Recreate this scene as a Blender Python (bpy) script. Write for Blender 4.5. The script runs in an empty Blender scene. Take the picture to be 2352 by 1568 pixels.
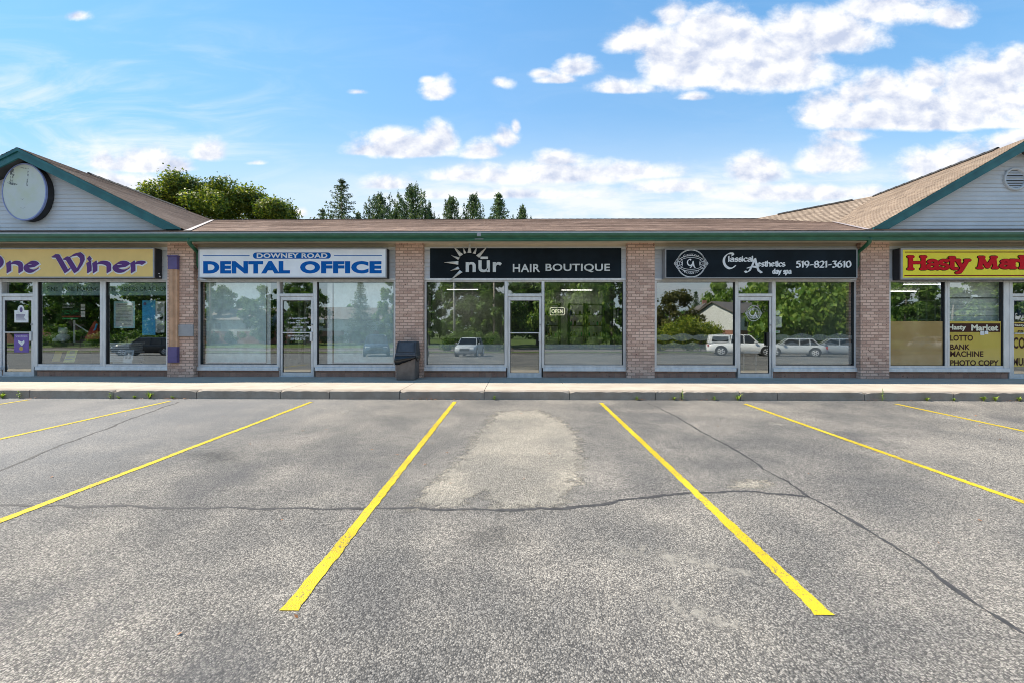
import bpy, bmesh, math, random
import numpy as np
from mathutils import Vector, Matrix
SC = bpy.context.scene
COL = SC.collection
R = math.radians
random.seed(7)
rng = np.random.default_rng(7)

# ------------------------------------------------------------------ camera
F = 880.0                       # focal length in units of a 2352 px wide picture
EYE = Vector((0, 0, 1.18))
YAW, ROLL = 0.0102, 0.0011
_f = Vector((-math.sin(YAW), math.cos(YAW), 0))
_r = Vector((math.cos(YAW), math.sin(YAW), 0))
_u = Vector((0, 0, 1))
RT = _r*math.cos(ROLL) + _u*math.sin(ROLL)
UP = _u*math.cos(ROLL) - _r*math.sin(ROLL)
cd = bpy.data.cameras.new('camera')
cd.sensor_fit = 'HORIZONTAL'; cd.sensor_width = 36.0
cd.lens = F/2352*36; cd.shift_y = -19/2352
cd.clip_start = 0.05; cd.clip_end = 3000
cam = bpy.data.objects.new('camera', cd); COL.objects.link(cam)
cam.matrix_world = Matrix(((RT.x, UP.x, -_f.x, EYE.x), (RT.y, UP.y, -_f.y, EYE.y), (RT.z, UP.z, -_f.z, EYE.z), (0, 0, 0, 1)))
SC.camera = cam

def ray(px, py):
    return _f + RT*((px-1176)/F) + UP*((765-py)/F)
def at(px, py, Y):              # a picture measurement turned into a point of the plane y = Y
    d = ray(px, py)
    return EYE + d*(Y/d.y)
def fx(px, Y, py=700): return at(px, py, Y).x
def fz(py, Y, px=1185): return at(px, py, Y).z

# ------------------------------------------------------------------ light
SUN_EL = R(47.5)
SUN_DIR = Vector((-0.90, 0.146, 1.0)).normalized()      # towards the sun
sun = bpy.data.lights.new('sun', 'SUN'); sun.energy = 3.9; sun.angle = R(0.53); sun.color = (1.0, 0.91, 0.77)
so = bpy.data.objects.new('sun', sun); COL.objects.link(so)
so.rotation_euler = SUN_DIR.to_track_quat('Z', 'Y').to_euler(); so.location = (-60, 10, 70)
vs = SC.view_settings
vs.view_transform = 'Standard'; vs.look = 'None'; vs.gamma = 1.0; vs.use_curve_mapping = False
vs.exposure = 1.3
SC.render.engine = 'CYCLES'
SC.cycles.use_denoising = True; SC.cycles.filter_width = 1.0
SC.cycles.max_bounces = 8; SC.cycles.transparent_max_bounces = 16; SC.cycles.glossy_bounces = 3; SC.cycles.diffuse_bounces = 3
SC.cycles.caustics_reflective = False; SC.cycles.caustics_refractive = False

W = bpy.data.worlds.new('World'); SC.world = W; W.use_nodes = True
def build_world():
    nt = W.node_tree; N = nt.nodes; L = nt.links
    for n in list(N): N.remove(n)
    def nd(t, **k):
        n = N.new(t)
        for a, b in k.items(): setattr(n, a, b)
        return n
    def setin(n, i, v):
        if hasattr(v, 'is_linked') or hasattr(v, 'links'): L.new(v, n.inputs[i])
        else: n.inputs[i].default_value = v
    def m(op, a, b=0.0, c=None, clamp=False):
        n = nd('ShaderNodeMath', operation=op, use_clamp=clamp); setin(n, 0, a)
        if b is not None: setin(n, 1, b)
        if c is not None: setin(n, 2, c)
        return n.outputs[0]
    def v(op, a, b=(0, 0, 0)):
        n = nd('ShaderNodeVectorMath', operation=op); setin(n, 0, a)
        if op != 'LENGTH': setin(n, 1, b)
        return n.outputs['Value'] if op == 'LENGTH' else n.outputs[0]
    def ramp(x, a, b, interp='SMOOTHSTEP'):
        n = nd('ShaderNodeMapRange', interpolation_type=interp); setin(n, 0, x); setin(n, 1, a); setin(n, 2, b)
        return n.outputs[0]
    def mix(f, a, b):
        n = nd('ShaderNodeMix', data_type='RGBA'); setin(n, 0, f); setin(n, 6, a); setin(n, 7, b)
        return n.outputs[2]
    geo = nd('ShaderNodeNewGeometry')
    dirv = v('SCALE', geo.outputs['Incoming']); dirv.node.inputs['Scale'].default_value = -1.0
    sp = nd('ShaderNodeSeparateXYZ'); L.new(dirv, sp.inputs[0])
    y = m('MAXIMUM', m('ABSOLUTE', sp.outputs[1]), 0.16)
    U = m('DIVIDE', sp.outputs[0], y); V = m('DIVIDE', sp.outputs[2], y)
    cb = nd('ShaderNodeCombineXYZ'); L.new(U, cb.inputs[0]); L.new(V, cb.inputs[1])
    uv = cb.outputs[0]
    sky = nd('ShaderNodeTexSky', sky_type='NISHITA'); sky.sun_disc = False
    sky.sun_elevation = SUN_EL; sky.sun_rotation = math.atan2(SUN_DIR.x, SUN_DIR.y)
    sky.altitude = 300; sky.air_density = 1.0; sky.dust_density = 0.25; sky.ozone_density = 1.6
    # cumulus masses by direction (tangent of the bearing, tangent of the height), flat based
    blobs = [
     (1760,170,200,125,2.6),(1560,150,110,120,2),(1640,95,150,90,2),(1880,90,170,95,2),(1440,100,70,40,1.5),(1480,78,60,36,1.5),(1545,40,50,40,1.5),(1420,208,100,34,3.5),(1600,190,150,40,3),(2040,25,150,55,1.5),(2190,45,70,42,1.8),(1600,225,40,16,2),
     (2110,282,300,92,4),(2260,235,150,120,2.5),(1900,272,95,78,4),(2030,215,90,62,2),(2130,190,80,50,2),(1965,225,60,50,2),(2340,170,80,80,2),(2200,290,240,40,4),
     (1325,162,56,38,2),(1285,186,52,24,3),(1245,170,30,12,1),
     (1002,214,44,44,2.2),(985,185,28,14,1.5),(930,352,150,58,4),(1012,335,54,66,3),(850,352,82,38,4),(890,320,50,36,2),(1110,354,66,42,3),(1160,325,38,36,1.5),(1185,292,12,20,1),
     (310,386,110,58,4),(405,388,60,34,3),(240,378,48,44,2.5),(482,358,52,46,3),(260,425,130,40,3),
     (1270,408,260,50,2.5),(1460,400,150,38,2.5),(1285,372,80,32,2.5),(1050,408,100,34,3),(890,428,80,32,3),(1130,450,330,20,2),(1560,432,140,28,2),
     (1740,402,80,56,2.5),(1910,378,100,70,2.5),(1950,315,70,26,2),(2220,402,180,85,2.5),(1880,450,330,30,2),(2340,350,110,60,2),
     (178,38,42,18,1.2),(822,212,30,9,1.2),(690,492,24,18,2),(590,375,30,10,1.5),(1150,190,36,18,1)]
    mass = None
    for cx, cy, rx, ry, k in blobs:
        d = ray(cx, cy); c = (d.x/d.y, d.z/d.y, 0)
        p = v('MULTIPLY', v('SUBTRACT', uv, c), (F/rx, F/ry, 0))
        q = v('MAXIMUM', p, v('MULTIPLY', p, (-1, -k, 0)))
        b = m('MULTIPLY', m('SUBTRACT', 1.0, v('LENGTH', q)), min(1.0, 0.42+0.35*ry/60))
        mass = b if mass is None else m('SMOOTH_MAX', mass, b, 0.08)
    def fbm(vec, scale, det=7, rough=.55, dist=0.0):
        n = nd('ShaderNodeTexNoise', noise_dimensions='3D'); setin(n, 'Vector', vec)
        n.inputs['Scale'].default_value = scale; n.inputs['Detail'].default_value = det
        n.inputs['Roughness'].default_value = rough; n.inputs['Distortion'].default_value = dist
        return n.outputs[0]
    wv = v('MULTIPLY', uv, (1, 1.35, 1))
    n1 = fbm(wv, 9.0, 9, .6, .15); n0 = fbm(wv, 3.2, 4, .5)
    nn = m('ADD', m('MULTIPLY', m('SUBTRACT', n1, .5), 1.1), m('MULTIPLY', m('SUBTRACT', n0, .5), .3))
    raw = m('ADD', mass, nn)
    dens = ramp(raw, -0.06, 0.40)
    wvs = v('ADD', wv, (-0.018, 0.030, 0))
    n2 = fbm(wvs, 9.0, 6, .55, .15)
    relief = m('SUBTRACT', n1, n2)                           # which side of a billow faces the sun
    thick = ramp(raw, 0.10, 0.75)
    lit = m('ADD', m('MULTIPLY', relief, 4.2), m('SUBTRACT', 0.78, m('MULTIPLY', thick, 0.20)), clamp=True)
    ccol = mix(lit, (0.245, 0.275, 0.35, 1), (0.44, 0.44, 0.445, 1))
    # thin high streaks
    rot = nd('ShaderNodeMapping'); L.new(uv, rot.inputs[0]); rot.inputs['Rotation'].default_value = (0, 0, R(28)); rot.inputs['Scale'].default_value = (1.3, 5.5, 1)
    ci = fbm(rot.outputs[0], 1.9, 8, .6, .9)
    cim = m('MULTIPLY', ramp(U, -0.35, -1.1), ramp(V, 0.92, 0.45))
    cirr = m('MULTIPLY', ramp(ci, .40, .78), m('ADD', m('MULTIPLY', cim, 1.0), 0.06))
    # whitish air low down
    low = m('ADD', m('MULTIPLY', ramp(V, 0.60, 0.24), 0.68), m('MULTIPLY', ramp(V, 1.1, 0.4), 0.16))
    hs = nd('ShaderNodeHueSaturation'); L.new(sky.outputs[0], hs.inputs['Color']); hs.inputs['Saturation'].default_value = 1.04; hs.inputs['Value'].default_value = 1.0
    STR = 0.135
    K = 1.0/STR
    bw = nd('ShaderNodeRGBToBW'); L.new(hs.outputs[0], bw.inputs[0])       # the photograph holds the glow round the sun back
    hold = m('DIVIDE', 1.50, m('ADD', 1.0, m('MULTIPLY', bw.outputs[0], 0.42)))
    hv = v('SCALE', hs.outputs[0]); L.new(hold, hv.node.inputs['Scale'])
    skyc = mix(1.0, hv, (0.60, 0.93, 0.96, 1)); skyc.node.blend_type = 'MULTIPLY'
    skyc = mix(low, skyc, (0.33*K, 0.385*K, 0.43*K, 1))
    skyc = mix(cirr, skyc, (0.38*K, 0.41*K, 0.435*K, 1))
    hz = nd('ShaderNodeMapping'); L.new(uv, hz.inputs[0]); hz.inputs['Scale'].default_value = (1.0, 4.0, 1)
    bank = m('MULTIPLY', ramp(fbm(hz.outputs[0], 4.2, 7, .6, .3), .34, .62), m('MULTIPLY', ramp(V, 0.47, 0.36), ramp(U, -0.75, 0.0)))
    skyc = mix(m('MULTIPLY', bank, 0.92), skyc, (0.40*K, 0.415*K, 0.435*K, 1))
    csc = mix(1.0, ccol, (K, K, K, 1)); csc.node.blend_type = 'MULTIPLY'
    fin = mix(dens, skyc, csc)
    bg = nd('ShaderNodeBackground'); L.new(fin, bg.inputs[0]); bg.inputs[1].default_value = STR
    out = nd('ShaderNodeOutputWorld'); L.new(bg.outputs[0], out.inputs[0])
    W.cycles.sampling_method = 'MANUAL'; W.cycles.sample_map_resolution = 512
build_world()

# ------------------------------------------------------------------ materials
MATS = {}
class NB:
    def __init__(s, name):
        s.m = bpy.data.materials.new(name); s.m.use_nodes = True
        s.nt = s.m.node_tree; s.N = s.nt.nodes; s.L = s.nt.links
        for n in list(s.N): s.N.remove(n)
        s.out = s.N.new('ShaderNodeOutputMaterial')
        s.tc = s.N.new('ShaderNodeTexCoord'); s.obj = s.tc.outputs['Object']
    def nd(s, t, **k):
        n = s.N.new(t)
        for a, b in k.items(): setattr(n, a, b)
        return n
    def si(s, n, i, v):
        if hasattr(v, 'links'): s.L.new(v, n.inputs[i])
        else: n.inputs[i].default_value = v
    def math(s, op, a, b=0.0, clamp=False):
        n = s.nd('ShaderNodeMath', operation=op, use_clamp=clamp); s.si(n, 0, a); s.si(n, 1, b); return n.outputs[0]
    def map(s, vec, scale=(1, 1, 1), rot=(0, 0, 0), loc=(0, 0, 0)):
        n = s.nd('ShaderNodeMapping'); s.L.new(vec, n.inputs[0]); n.inputs['Scale'].default_value = scale; n.inputs['Rotation'].default_value = rot; n.inputs['Location'].default_value = loc
        return n.outputs[0]
    def noise(s, scale, det=3, rough=.5, vec=None, dist=0):
        n = s.nd('ShaderNodeTexNoise'); s.L.new(vec or s.obj, n.inputs['Vector'])
        n.inputs['Scale'].default_value = scale; n.inputs['Detail'].default_value = det; n.inputs['Roughness'].default_value = rough; n.inputs['Distortion'].default_value = dist
        return n.outputs[0]
    def vor(s, scale, feat='F1', vec=None, out='Distance', rnd=1.0):
        n = s.nd('ShaderNodeTexVoronoi', feature=feat); s.L.new(vec or s.obj, n.inputs['Vector']); n.inputs['Scale'].default_value = scale; n.inputs['Randomness'].default_value = rnd
        return n.outputs[out]
    def ramp(s, x, a, b, c=0.0, d=1.0):
        n = s.nd('ShaderNodeMapRange', interpolation_type='SMOOTHSTEP'); s.si(n, 0, x); s.si(n, 1, a); s.si(n, 2, b); s.si(n, 3, c); s.si(n, 4, d); return n.outputs[0]
    def mix(s, f, a, b, blend='MIX'):
        n = s.nd('ShaderNodeMix', data_type='RGBA', blend_type=blend); s.si(n, 0, f)
        s.si(n, 6, a if hasattr(a, 'links') else (*a[:3], 1)); s.si(n, 7, b if hasattr(b, 'links') else (*b[:3], 1)); return n.outputs[2]
    def bump(s, h, strength=.3, dist=.01, nrm=None):
        n = s.nd('ShaderNodeBump'); s.L.new(h, n.inputs['Height']); n.inputs['Strength'].default_value = strength; n.inputs['Distance'].default_value = dist
        if nrm: s.L.new(nrm, n.inputs['Normal'])
        return n.outputs[0]
    def bsdf(s, col, rough=.6, metal=0.0, nrm=None, spec=None):
        b = s.nd('ShaderNodeBsdfPrincipled'); s.si(b, 'Base Color', col if hasattr(col, 'links') else (*col[:3], 1)); s.si(b, 'Roughness', rough); s.si(b, 'Metallic', metal)
        if nrm: s.L.new(nrm, b.inputs['Normal'])
        if spec is not None: b.inputs['Specular IOR Level'].default_value = spec
        return b
    def fin(s, sh):
        s.L.new(sh.outputs[0] if hasattr(sh, 'outputs') else sh, s.out.inputs[0]); MATS[s.m.name] = s.m; return s.m

def simple(name, c, rough=.6, metal=0.0, var=.12, scale=6.0, bump=.0, bscale=60, spec=None):
    b = NB(name)
    n = b.noise(scale, 5, .6)
    lo = tuple(x*(1-var) for x in c); hi = tuple(min(1, x*(1+var)) for x in c)
    col = b.mix(b.ramp(n, .3, .7), lo, hi)
    nr = b.bump(b.noise(bscale, 4, .6), bump, .01) if bump else None
    return b.fin(b.bsdf(col, rough, metal, nr, spec))

def mk_materials():
    S = simple
    # asphalt
    b = NB('asphalt')
    big = b.noise(.33, 4, .6); mid = b.noise(1.3, 5, .6); fine = b.noise(14, 4, .6)
    cell = b.vor(118, out='Color'); cd_ = b.vor(118, out='Distance'); cell2 = b.vor(240, out='Color')
    s1 = b.nd('ShaderNodeSeparateColor'); b.L.new(cell, s1.inputs[0])
    s2 = b.nd('ShaderNodeSeparateColor'); b.L.new(cell2, s2.inputs[0])
    stone = b.math('POWER', s1.outputs[0], 1.35)
    base = b.mix(stone, (.085, .082, .079), (.44, .415, .38))
    base = b.mix(b.math('MULTIPLY', s2.outputs[1], .45), base, b.mix(s2.outputs[0], (.08, .08, .08), (.24, .23, .22)))
    gap = b.ramp(cd_, .42, .70)
    base = b.mix(b.math('MULTIPLY', gap, .58), base, (.028, .028, .029))
    tone = b.math('ADD', b.math('MULTIPLY', b.ramp(big, .36, .66), .55), b.math('MULTIPLY', b.ramp(mid, .35, .7), .45))
    base = b.mix(1.0, base, b.mix(tone, (.66, .66, .665), (1.36, 1.30, 1.21)), 'MULTIPLY')
    spots = b.ramp(b.noise(.75, 3, .5, b.map(b.obj, loc=(7.3, 2.1, 0))), .62, .74)
    base = b.mix(b.math('MULTIPLY', spots, .45), base, (.07, .07, .075))
    # smoother greyer surface towards the left of the lot
    sx = b.nd('ShaderNodeSeparateXYZ'); b.L.new(b.obj, sx.inputs[0])
    lft = b.ramp(b.math('ADD', b.math('ADD', sx.outputs[0], b.math('MULTIPLY', sx.outputs[1], -.35)), b.math('MULTIPLY', mid, 2.0)), -3.2, -7.5)
    base = b.mix(b.math('MULTIPLY', lft, .45), base, (.185, .192, .205))
    h = b.math('ADD', b.math('MULTIPLY', b.math('SUBTRACT', 1.0, cd_), b.math('ADD', b.math('MULTIPLY', s1.outputs[1], .7), .3)), b.math('MULTIPLY', fine, .25))
    b.fin(b.bsdf(base, .86, 0, b.bump(h, .62, .010), .35))
    # worn stony patch in the asphalt
    b = NB('worn_asphalt')
    cell = b.vor(118, out='Color'); cd_ = b.vor(118, out='Distance'); s1 = b.nd('ShaderNodeSeparateColor'); b.L.new(cell, s1.inputs[0])
    base = b.mix(b.math('POWER', s1.outputs[0], 1.3), (.20, .185, .16), (.60, .55, .475))
    base = b.mix(b.math('MULTIPLY', b.ramp(cd_, .42, .7), .65), base, (.04, .038, .035))
    base = b.mix(1.0, base, b.mix(b.ramp(b.noise(1.4, 4), .35, .65), (.78, .78, .78), (1.1, 1.08, 1.03)), 'MULTIPLY')
    bs = b.bsdf(base, .9, 0, b.bump(b.math('SUBTRACT', 1.0, cd_), .6, .010), .3)
    # ragged edge: stones of the darker surface show through near the rim (alpha by vertex distance)
    at_ = b.nd('ShaderNodeAttribute', attribute_name='rim')
    al = b.ramp(b.math('ADD', at_.outputs['Fac'], b.math('MULTIPLY', b.math('SUBTRACT', b.noise(7, 6, .7), .5), 1.5)), .25, .62)
    b.L.new(b.math('MULTIPLY', al, .92), bs.inputs['Alpha']); b.fin(bs)
    b = NB('oil_stain'); at_ = b.nd('ShaderNodeAttribute', attribute_name='rim'); d = b.bsdf((.035, .034, .033), .5)
    b.L.new(b.math('MULTIPLY', b.ramp(b.math('ADD', at_.outputs['Fac'], b.math('MULTIPLY', b.math('SUBTRACT', b.noise(9, 5, .7), .5), 1.3)), .25, 1.0), .26), d.inputs['Alpha']); b.fin(d)
    b = NB('pale_scuff'); at_ = b.nd('ShaderNodeAttribute', attribute_name='rim'); d = b.bsdf((.40, .37, .32), .9)
    b.L.new(b.math('MULTIPLY', b.ramp(b.math('ADD', at_.outputs['Fac'], b.math('MULTIPLY', b.math('SUBTRACT', b.noise(14, 6, .75), .5), 1.8)), .40, .75), .5), d.inputs['Alpha']); b.fin(d)
    # paint
    b = NB('yellow_paint')
    w = b.ramp(b.math('ADD', b.noise(55, 5, .7), b.math('MULTIPLY', b.noise(3, 4, .6), .35)), .72, .82)
    cd2 = b.vor(118, out='Distance')
    col = b.mix(b.ramp(b.noise(2.2, 5), .3, .7), (.47, .345, .010), (.56, .43, .022))
    col = b.mix(b.math('MULTIPLY', b.ramp(cd2, .5, .75), .22), col, (.5, .36, .03))
    col = b.mix(b.math('MULTIPLY', w, .8), col, (.10, .095, .08))
    b.fin(b.bsdf(col, .7, 0, b.bump(b.math('SUBTRACT', 1.0, cd2), .4, .008), .3))
    S('crack_sealant', (.045, .043, .043), .75, var=.3, scale=20, bump=.3, bscale=40)
    # concrete
    b = NB('concrete_walk')
    n = b.noise(2.2, 6, .65); f_ = b.noise(90, 4, .7)
    col = b.mix(b.ramp(n, .3, .72), (.385, .335, .275), (.485, .43, .36))
    col = b.mix(b.math('MULTIPLY', b.ramp(f_, .3, .75), .25), col, (.32, .28, .235))
    st = b.ramp(b.noise(.8, 5, .6, b.map(b.obj, (1, 3, 1))), .60, .75); col = b.mix(b.math('MULTIPLY', st, .25), col, (.36, .30, .24))
    b.fin(b.bsdf(col, .85, 0, b.bump(f_, .25, .004), .3))
    b = NB('concrete_kerb')
    n = b.noise(3.0, 6, .65); f_ = b.noise(70, 4, .7)
    col = b.mix(b.ramp(n, .3, .72), (.29, .24, .195), (.40, .345, .29))
    col = b.mix(b.math('MULTIPLY', b.ramp(f_, .35, .75), .3), col, (.16, .145, .13))
    st = b.ramp(b.noise(1.1, 4, .6, b.map(b.obj, (1, 1, .3))), .6, .72); col = b.mix(b.math('MULTIPLY', st, .4), col, (.33, .21, .13))
    b.fin(b.bsdf(col, .88, 0, b.bump(f_, .4, .006), .3))
    # brick
    def brick(name, c1, c2, mort, dark, bw, bh, soldier=False):
        b = NB(name)
        sx = b.nd('ShaderNodeSeparateXYZ'); b.L.new(b.obj, sx.inputs[0])
        cb = b.nd('ShaderNodeCombineXYZ'); b.L.new(b.math('ADD', sx.outputs[0], sx.outputs[1]), cb.inputs[0]); b.L.new(sx.outputs[2], cb.inputs[1])
        wob = b.nd('ShaderNodeVectorMath', operation='ADD'); b.L.new(cb.outputs[0], wob.inputs[0])
        nz = b.nd('ShaderNodeTexNoise'); b.L.new(b.obj, nz.inputs['Vector']); nz.inputs['Scale'].default_value = 9
        ws = b.nd('ShaderNodeVectorMath', operation='SCALE'); b.L.new(nz.outputs[1], ws.inputs[0]); ws.inputs['Scale'].default_value = .010
        b.L.new(ws.outputs[0], wob.inputs[1])
        t = b.nd('ShaderNodeTexBrick'); b.L.new(wob.outputs[0], t.inputs['Vector'])
        t.offset = 0.5; t.inputs['Scale'].default_value = 1.0; t.inputs['Brick Width'].default_value = bw; t.inputs['Row Height'].default_value = bh
        t.inputs['Mortar Size'].default_value = .0085; t.inputs['Mortar Smooth'].default_value = .35; t.inputs['Bias'].default_value = 0.0
        t.inputs['Color1'].default_value = (0, 0, 0, 1); t.inputs['Color2'].default_value = (1, 1, 1, 1); t.inputs['Mortar'].default_value = (.5, .5, .5, 1)
        sc_ = b.nd('ShaderNodeSeparateColor'); b.L.new(t.outputs['Color'], sc_.inputs[0])
        f2 = b.noise(45, 4, .7)
        col = b.mix(sc_.outputs[0], c1, c2)
        col = b.mix(b.math('MULTIPLY', b.ramp(f2, .35, .7), .35), col, tuple(x*1.25 for x in c2))
        col = b.mix(b.math('MULTIPLY', b.ramp(b.noise(1.1, 4, .6), .4, .7), .22), col, tuple(x*.75 for x in c1))
        fl = b.ramp(b.noise(13, 3, .55, b.map(b.obj, (1, 1, .8))), .635, .69)
        col = b.mix(b.math('MULTIPLY', fl, .85), col, dark)
        col = b.mix(t.outputs['Fac'], col, mort)
        h = b.math('ADD', b.math('MULTIPLY', b.math('SUBTRACT', 1.0, t.outputs['Fac']), 1.0), b.math('MULTIPLY', f2, .45))
        b.fin(b.bsdf(col, .88, 0, b.bump(h, .8, .010), .25))
    brick('tan_brick', (.46, .28, .215), (.78, .55, .44), (.34, .235, .185), (.13, .06, .045), .205, .0765)
    brick('brown_brick', (.25, .15, .115), (.36, .225, .175), (.26, .19, .155), (.10, .055, .045), .165, .13)
    # siding, trim and metal
    S('siding', (.62, .635, .665), .55, var=.06, scale=1.5)
    S('tan_siding', (.66, .57, .44), .6, var=.05, scale=2)
    S('trim_white', (.76, .77, .80), .5, var=.05, scale=3)
    b = NB('aluminium'); n = b.noise(7, 5, .6, b.map(b.obj, (1, 1, .3)))
    b.fin(b.bsdf(b.mix(b.ramp(n, .3, .7), (.60, .60, .61), (.74, .74, .75)), .42, .35, None, .5))
    S('gasket', (.02, .02, .022), .6)
    b = NB('green_metal'); n = b.noise(3, 5, .6, b.map(b.obj, (1.2, 1, 4)))
    b.fin(b.bsdf(b.mix(b.ramp(n, .35, .7), (.014, .095, .045), (.030, .140, .070)), .30, 0, None, .55))
    b = NB('teal_metal'); n = b.noise(2.5, 5, .6)
    b.fin(b.bsdf(b.mix(b.ramp(n, .35, .7), (.012, .105, .115), (.024, .150, .155)), .45, 0, None, .4))
    S('gutter_lip_glint', (.62, .66, .66), .35, .2, .08, 8)  # pale colour paints the sky's gleam on the gutter edge
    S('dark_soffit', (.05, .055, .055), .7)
    # shingles
    def shingle(name, c1, c2, c3):
        b = NB(name)
        uvn = b.nd('ShaderNodeUVMap'); uvn.uv_map = 'uv'
        t = b.nd('ShaderNodeTexBrick'); b.L.new(uvn.outputs[0], t.inputs['Vector']); t.offset = .37
        t.inputs['Scale'].default_value = 1; t.inputs['Brick Width'].default_value = .27; t.inputs['Row Height'].default_value = .145; t.inputs['Mortar Size'].default_value = .003
        t.inputs['Color1'].default_value = (0, 0, 0, 1); t.inputs['Color2'].default_value = (1, 1, 1, 1); t.inputs['Mortar'].default_value = (.3, .3, .3, 1)
        s_ = b.nd('ShaderNodeSeparateColor'); b.L.new(t.outputs['Color'], s_.inputs[0])
        col = b.mix(s_.outputs[0], c1, c2)
        col = b.mix(b.ramp(b.noise(3.0, 5, .65), .4, .68), col, c3)
        g = b.noise(140, 3, .7); col = b.mix(b.math('MULTIPLY', b.ramp(g, .3, .7), .35), col, tuple(x*1.5 for x in c2))
        col = b.mix(b.math('MULTIPLY', t.outputs['Fac'], .6), col, tuple(x*.35 for x in c1))
        b.fin(b.bsdf(col, .92, 0, b.bump(g, .3, .004), .2))
    shingle('brown_shingle', (.065, .040, .032), (.38, .265, .205), (.165, .105, .082))
    shingle('tan_shingle', (.13, .098, .076), (.32, .252, .195), (.215, .165, .128))
    shingle('grey_shingle', (.20, .145, .115), (.31, .235, .19), (.25, .185, .15))
    S('ridge_shingle', (.03, .028, .027), .9, var=.25)
    S('flashing', (.36, .30, .29), .6, .0)
    # glass that mirrors part of the light and lets the rest through
    def glass(name, fac, tint=(.97, .99, .98)):
        b = NB(name)
        wv = b.bump(b.noise(.9, 2, .5), .035, .02)
        gl = b.nd('ShaderNodeBsdfGlossy'); gl.inputs['Roughness'].default_value = 0.0; gl.inputs['Color'].default_value = (.95, 1, .98, 1); b.L.new(wv, gl.inputs['Normal'])
        tr = b.nd('ShaderNodeBsdfTransparent'); tr.inputs[0].default_value = (*tint, 1)
        g = b.nd('ShaderNodeNewGeometry'); dt = b.nd('ShaderNodeVectorMath', operation='DOT_PRODUCT'); b.L.new(g.outputs['Normal'], dt.inputs[0]); b.L.new(g.outputs['Incoming'], dt.inputs[1])
        sch = b.math('POWER', b.math('SUBTRACT', 1.0, b.math('ABSOLUTE', dt.outputs['Value'])), 5.0)
        fm = b.math('ADD', b.math('MULTIPLY', sch, 1.0-fac), fac, True)
        mx = b.nd('ShaderNodeMixShader'); b.L.new(fm, mx.inputs[0]); b.L.new(tr.outputs[0], mx.inputs[1]); b.L.new(gl.outputs[0], mx.inputs[2])
        b.fin(mx)
    glass('window_glass', .32)
    b = NB('frosted_film')
    d = b.bsdf((.75, .79, .80), .6); b.L.new(b.math('ADD', b.math('MULTIPLY', b.noise(3, 3), .06), .34), d.inputs['Alpha']); b.fin(d)
    b = NB('teal_film'); d = b.bsdf((.30, .45, .43), .5); d.inputs['Alpha'].default_value = .62; b.fin(d)
    b = NB('kraft_film'); d = b.bsdf(b.mix(b.ramp(b.noise(2, 3), .3, .7), (.42, .285, .12), (.50, .36, .17)), .03); d.inputs['Specular IOR Level'].default_value = 1.0; d.inputs['Alpha'].default_value = .93; b.fin(d)
    for nm, c in dict(white_vinyl=(.78, .79, .80), black_vinyl=(.010, .010, .012), blue_vinyl=(.0, .11, .42), purple_vinyl=(.115, .045, .19), red_vinyl=(.62, .006, .015), darkred_vinyl=(.22, .015, .01),
                      gold_panel=(.78, .54, .17), white_panel=(.86, .87, .90), yellow_panel=(.92, .79, .02), black_panel=(.007, .013, .019), olive_panel=(.62, .46, .10), brown_vinyl=(.06, .022, .015),
                      cream_vinyl=(.8, .78, .62), grey_metal=(.34, .34, .36), silver_letter=(.62, .63, .62), dark_paint=(.022, .022, .026), box_metal=(.30, .30, .31),
                      orange_paint=(.60, .36, .22), violet_paint=(.115, .085, .22), bin_plastic=(.135, .112, .10), lid_plastic=(.055, .06, .072), bag_plastic=(.010, .011, .014),
                      interior_white=(.62, .63, .60), interior_grey=(.34, .35, .345), interior_dark=(.06, .06, .06), interior_floor=(.20, .18, .155), ceiling_white=(.5, .5, .49),
                      blind_fabric=(.74, .90, .90), pale_strip=(.86, .92, .94), black_shelf=(.02, .02, .02), paper_white=(.76, .77, .76), paper_cyan=(.5, .8, .85), banner_blue=(.05, .40, .75), navy_panel=(.01, .03, .14),
                      neon_green=(.05, .55, .2), poster_violet=(.17, .10, .38), poster_yellow=(.62, .62, .20), red_paint=(.42, .03, .02), toy_white=(.7, .72, .74), wood=(.26, .15, .07), shutter=(.82, .88, .82),
                      tyre=(.018, .018, .018), chrome=(.6, .6, .62), car_white=(.80, .80, .80), car_silver=(.46, .48, .50), car_black=(.015, .016, .018), car_grey=(.27, .30, .34), car_blue=(.03, .055, .10), lamp_red=(.4, .01, .01), lamp_clear=(.75, .77, .78),
                      house_brick=(.34, .17, .13), house_siding=(.70, .71, .70), house_roof=(.17, .145, .13), pole_wood=(.36, .30, .24), pole_concrete=(.5, .49, .47), bark=(.10, .075, .055), grey_bark=(.17, .15, .13),
                      oval_cream=(.60, .63, .58), pale_blue_edge=(.25, .30, .55), leaf_litter=(.30, .12, .04), gold_foil=(.5, .36, .1)).items():
        kw = {}
        if nm.startswith('car_'): kw = dict(rough=.22, var=.03)
        elif nm in ('chrome', 'grey_metal', 'silver_letter', 'box_metal'): kw = dict(rough=.42, metal=.3, var=.08)
        elif nm in ('bag_plastic',): kw = dict(rough=.25, bump=.6, bscale=14)
        elif nm.endswith('_plastic'): kw = dict(rough=.55, var=.2, scale=5, bump=.15, bscale=80)
        elif nm == 'black_panel': kw = dict(rough=.5, var=.35, scale=1.2, spec=.12)
        elif nm == 'olive_panel': kw = dict(rough=.05, var=.05, scale=2, spec=.9)
        elif nm.endswith('_panel'): kw = dict(rough=.40, var=.05, scale=2)
        elif 'vinyl' in nm: kw = dict(rough=.5, var=.08, scale=4, spec=.12)
        S(nm, c, **kw)
    b = NB('car_glass'); b.fin(b.bsdf((.02, .025, .03), .06, 0, None, .6))
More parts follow.
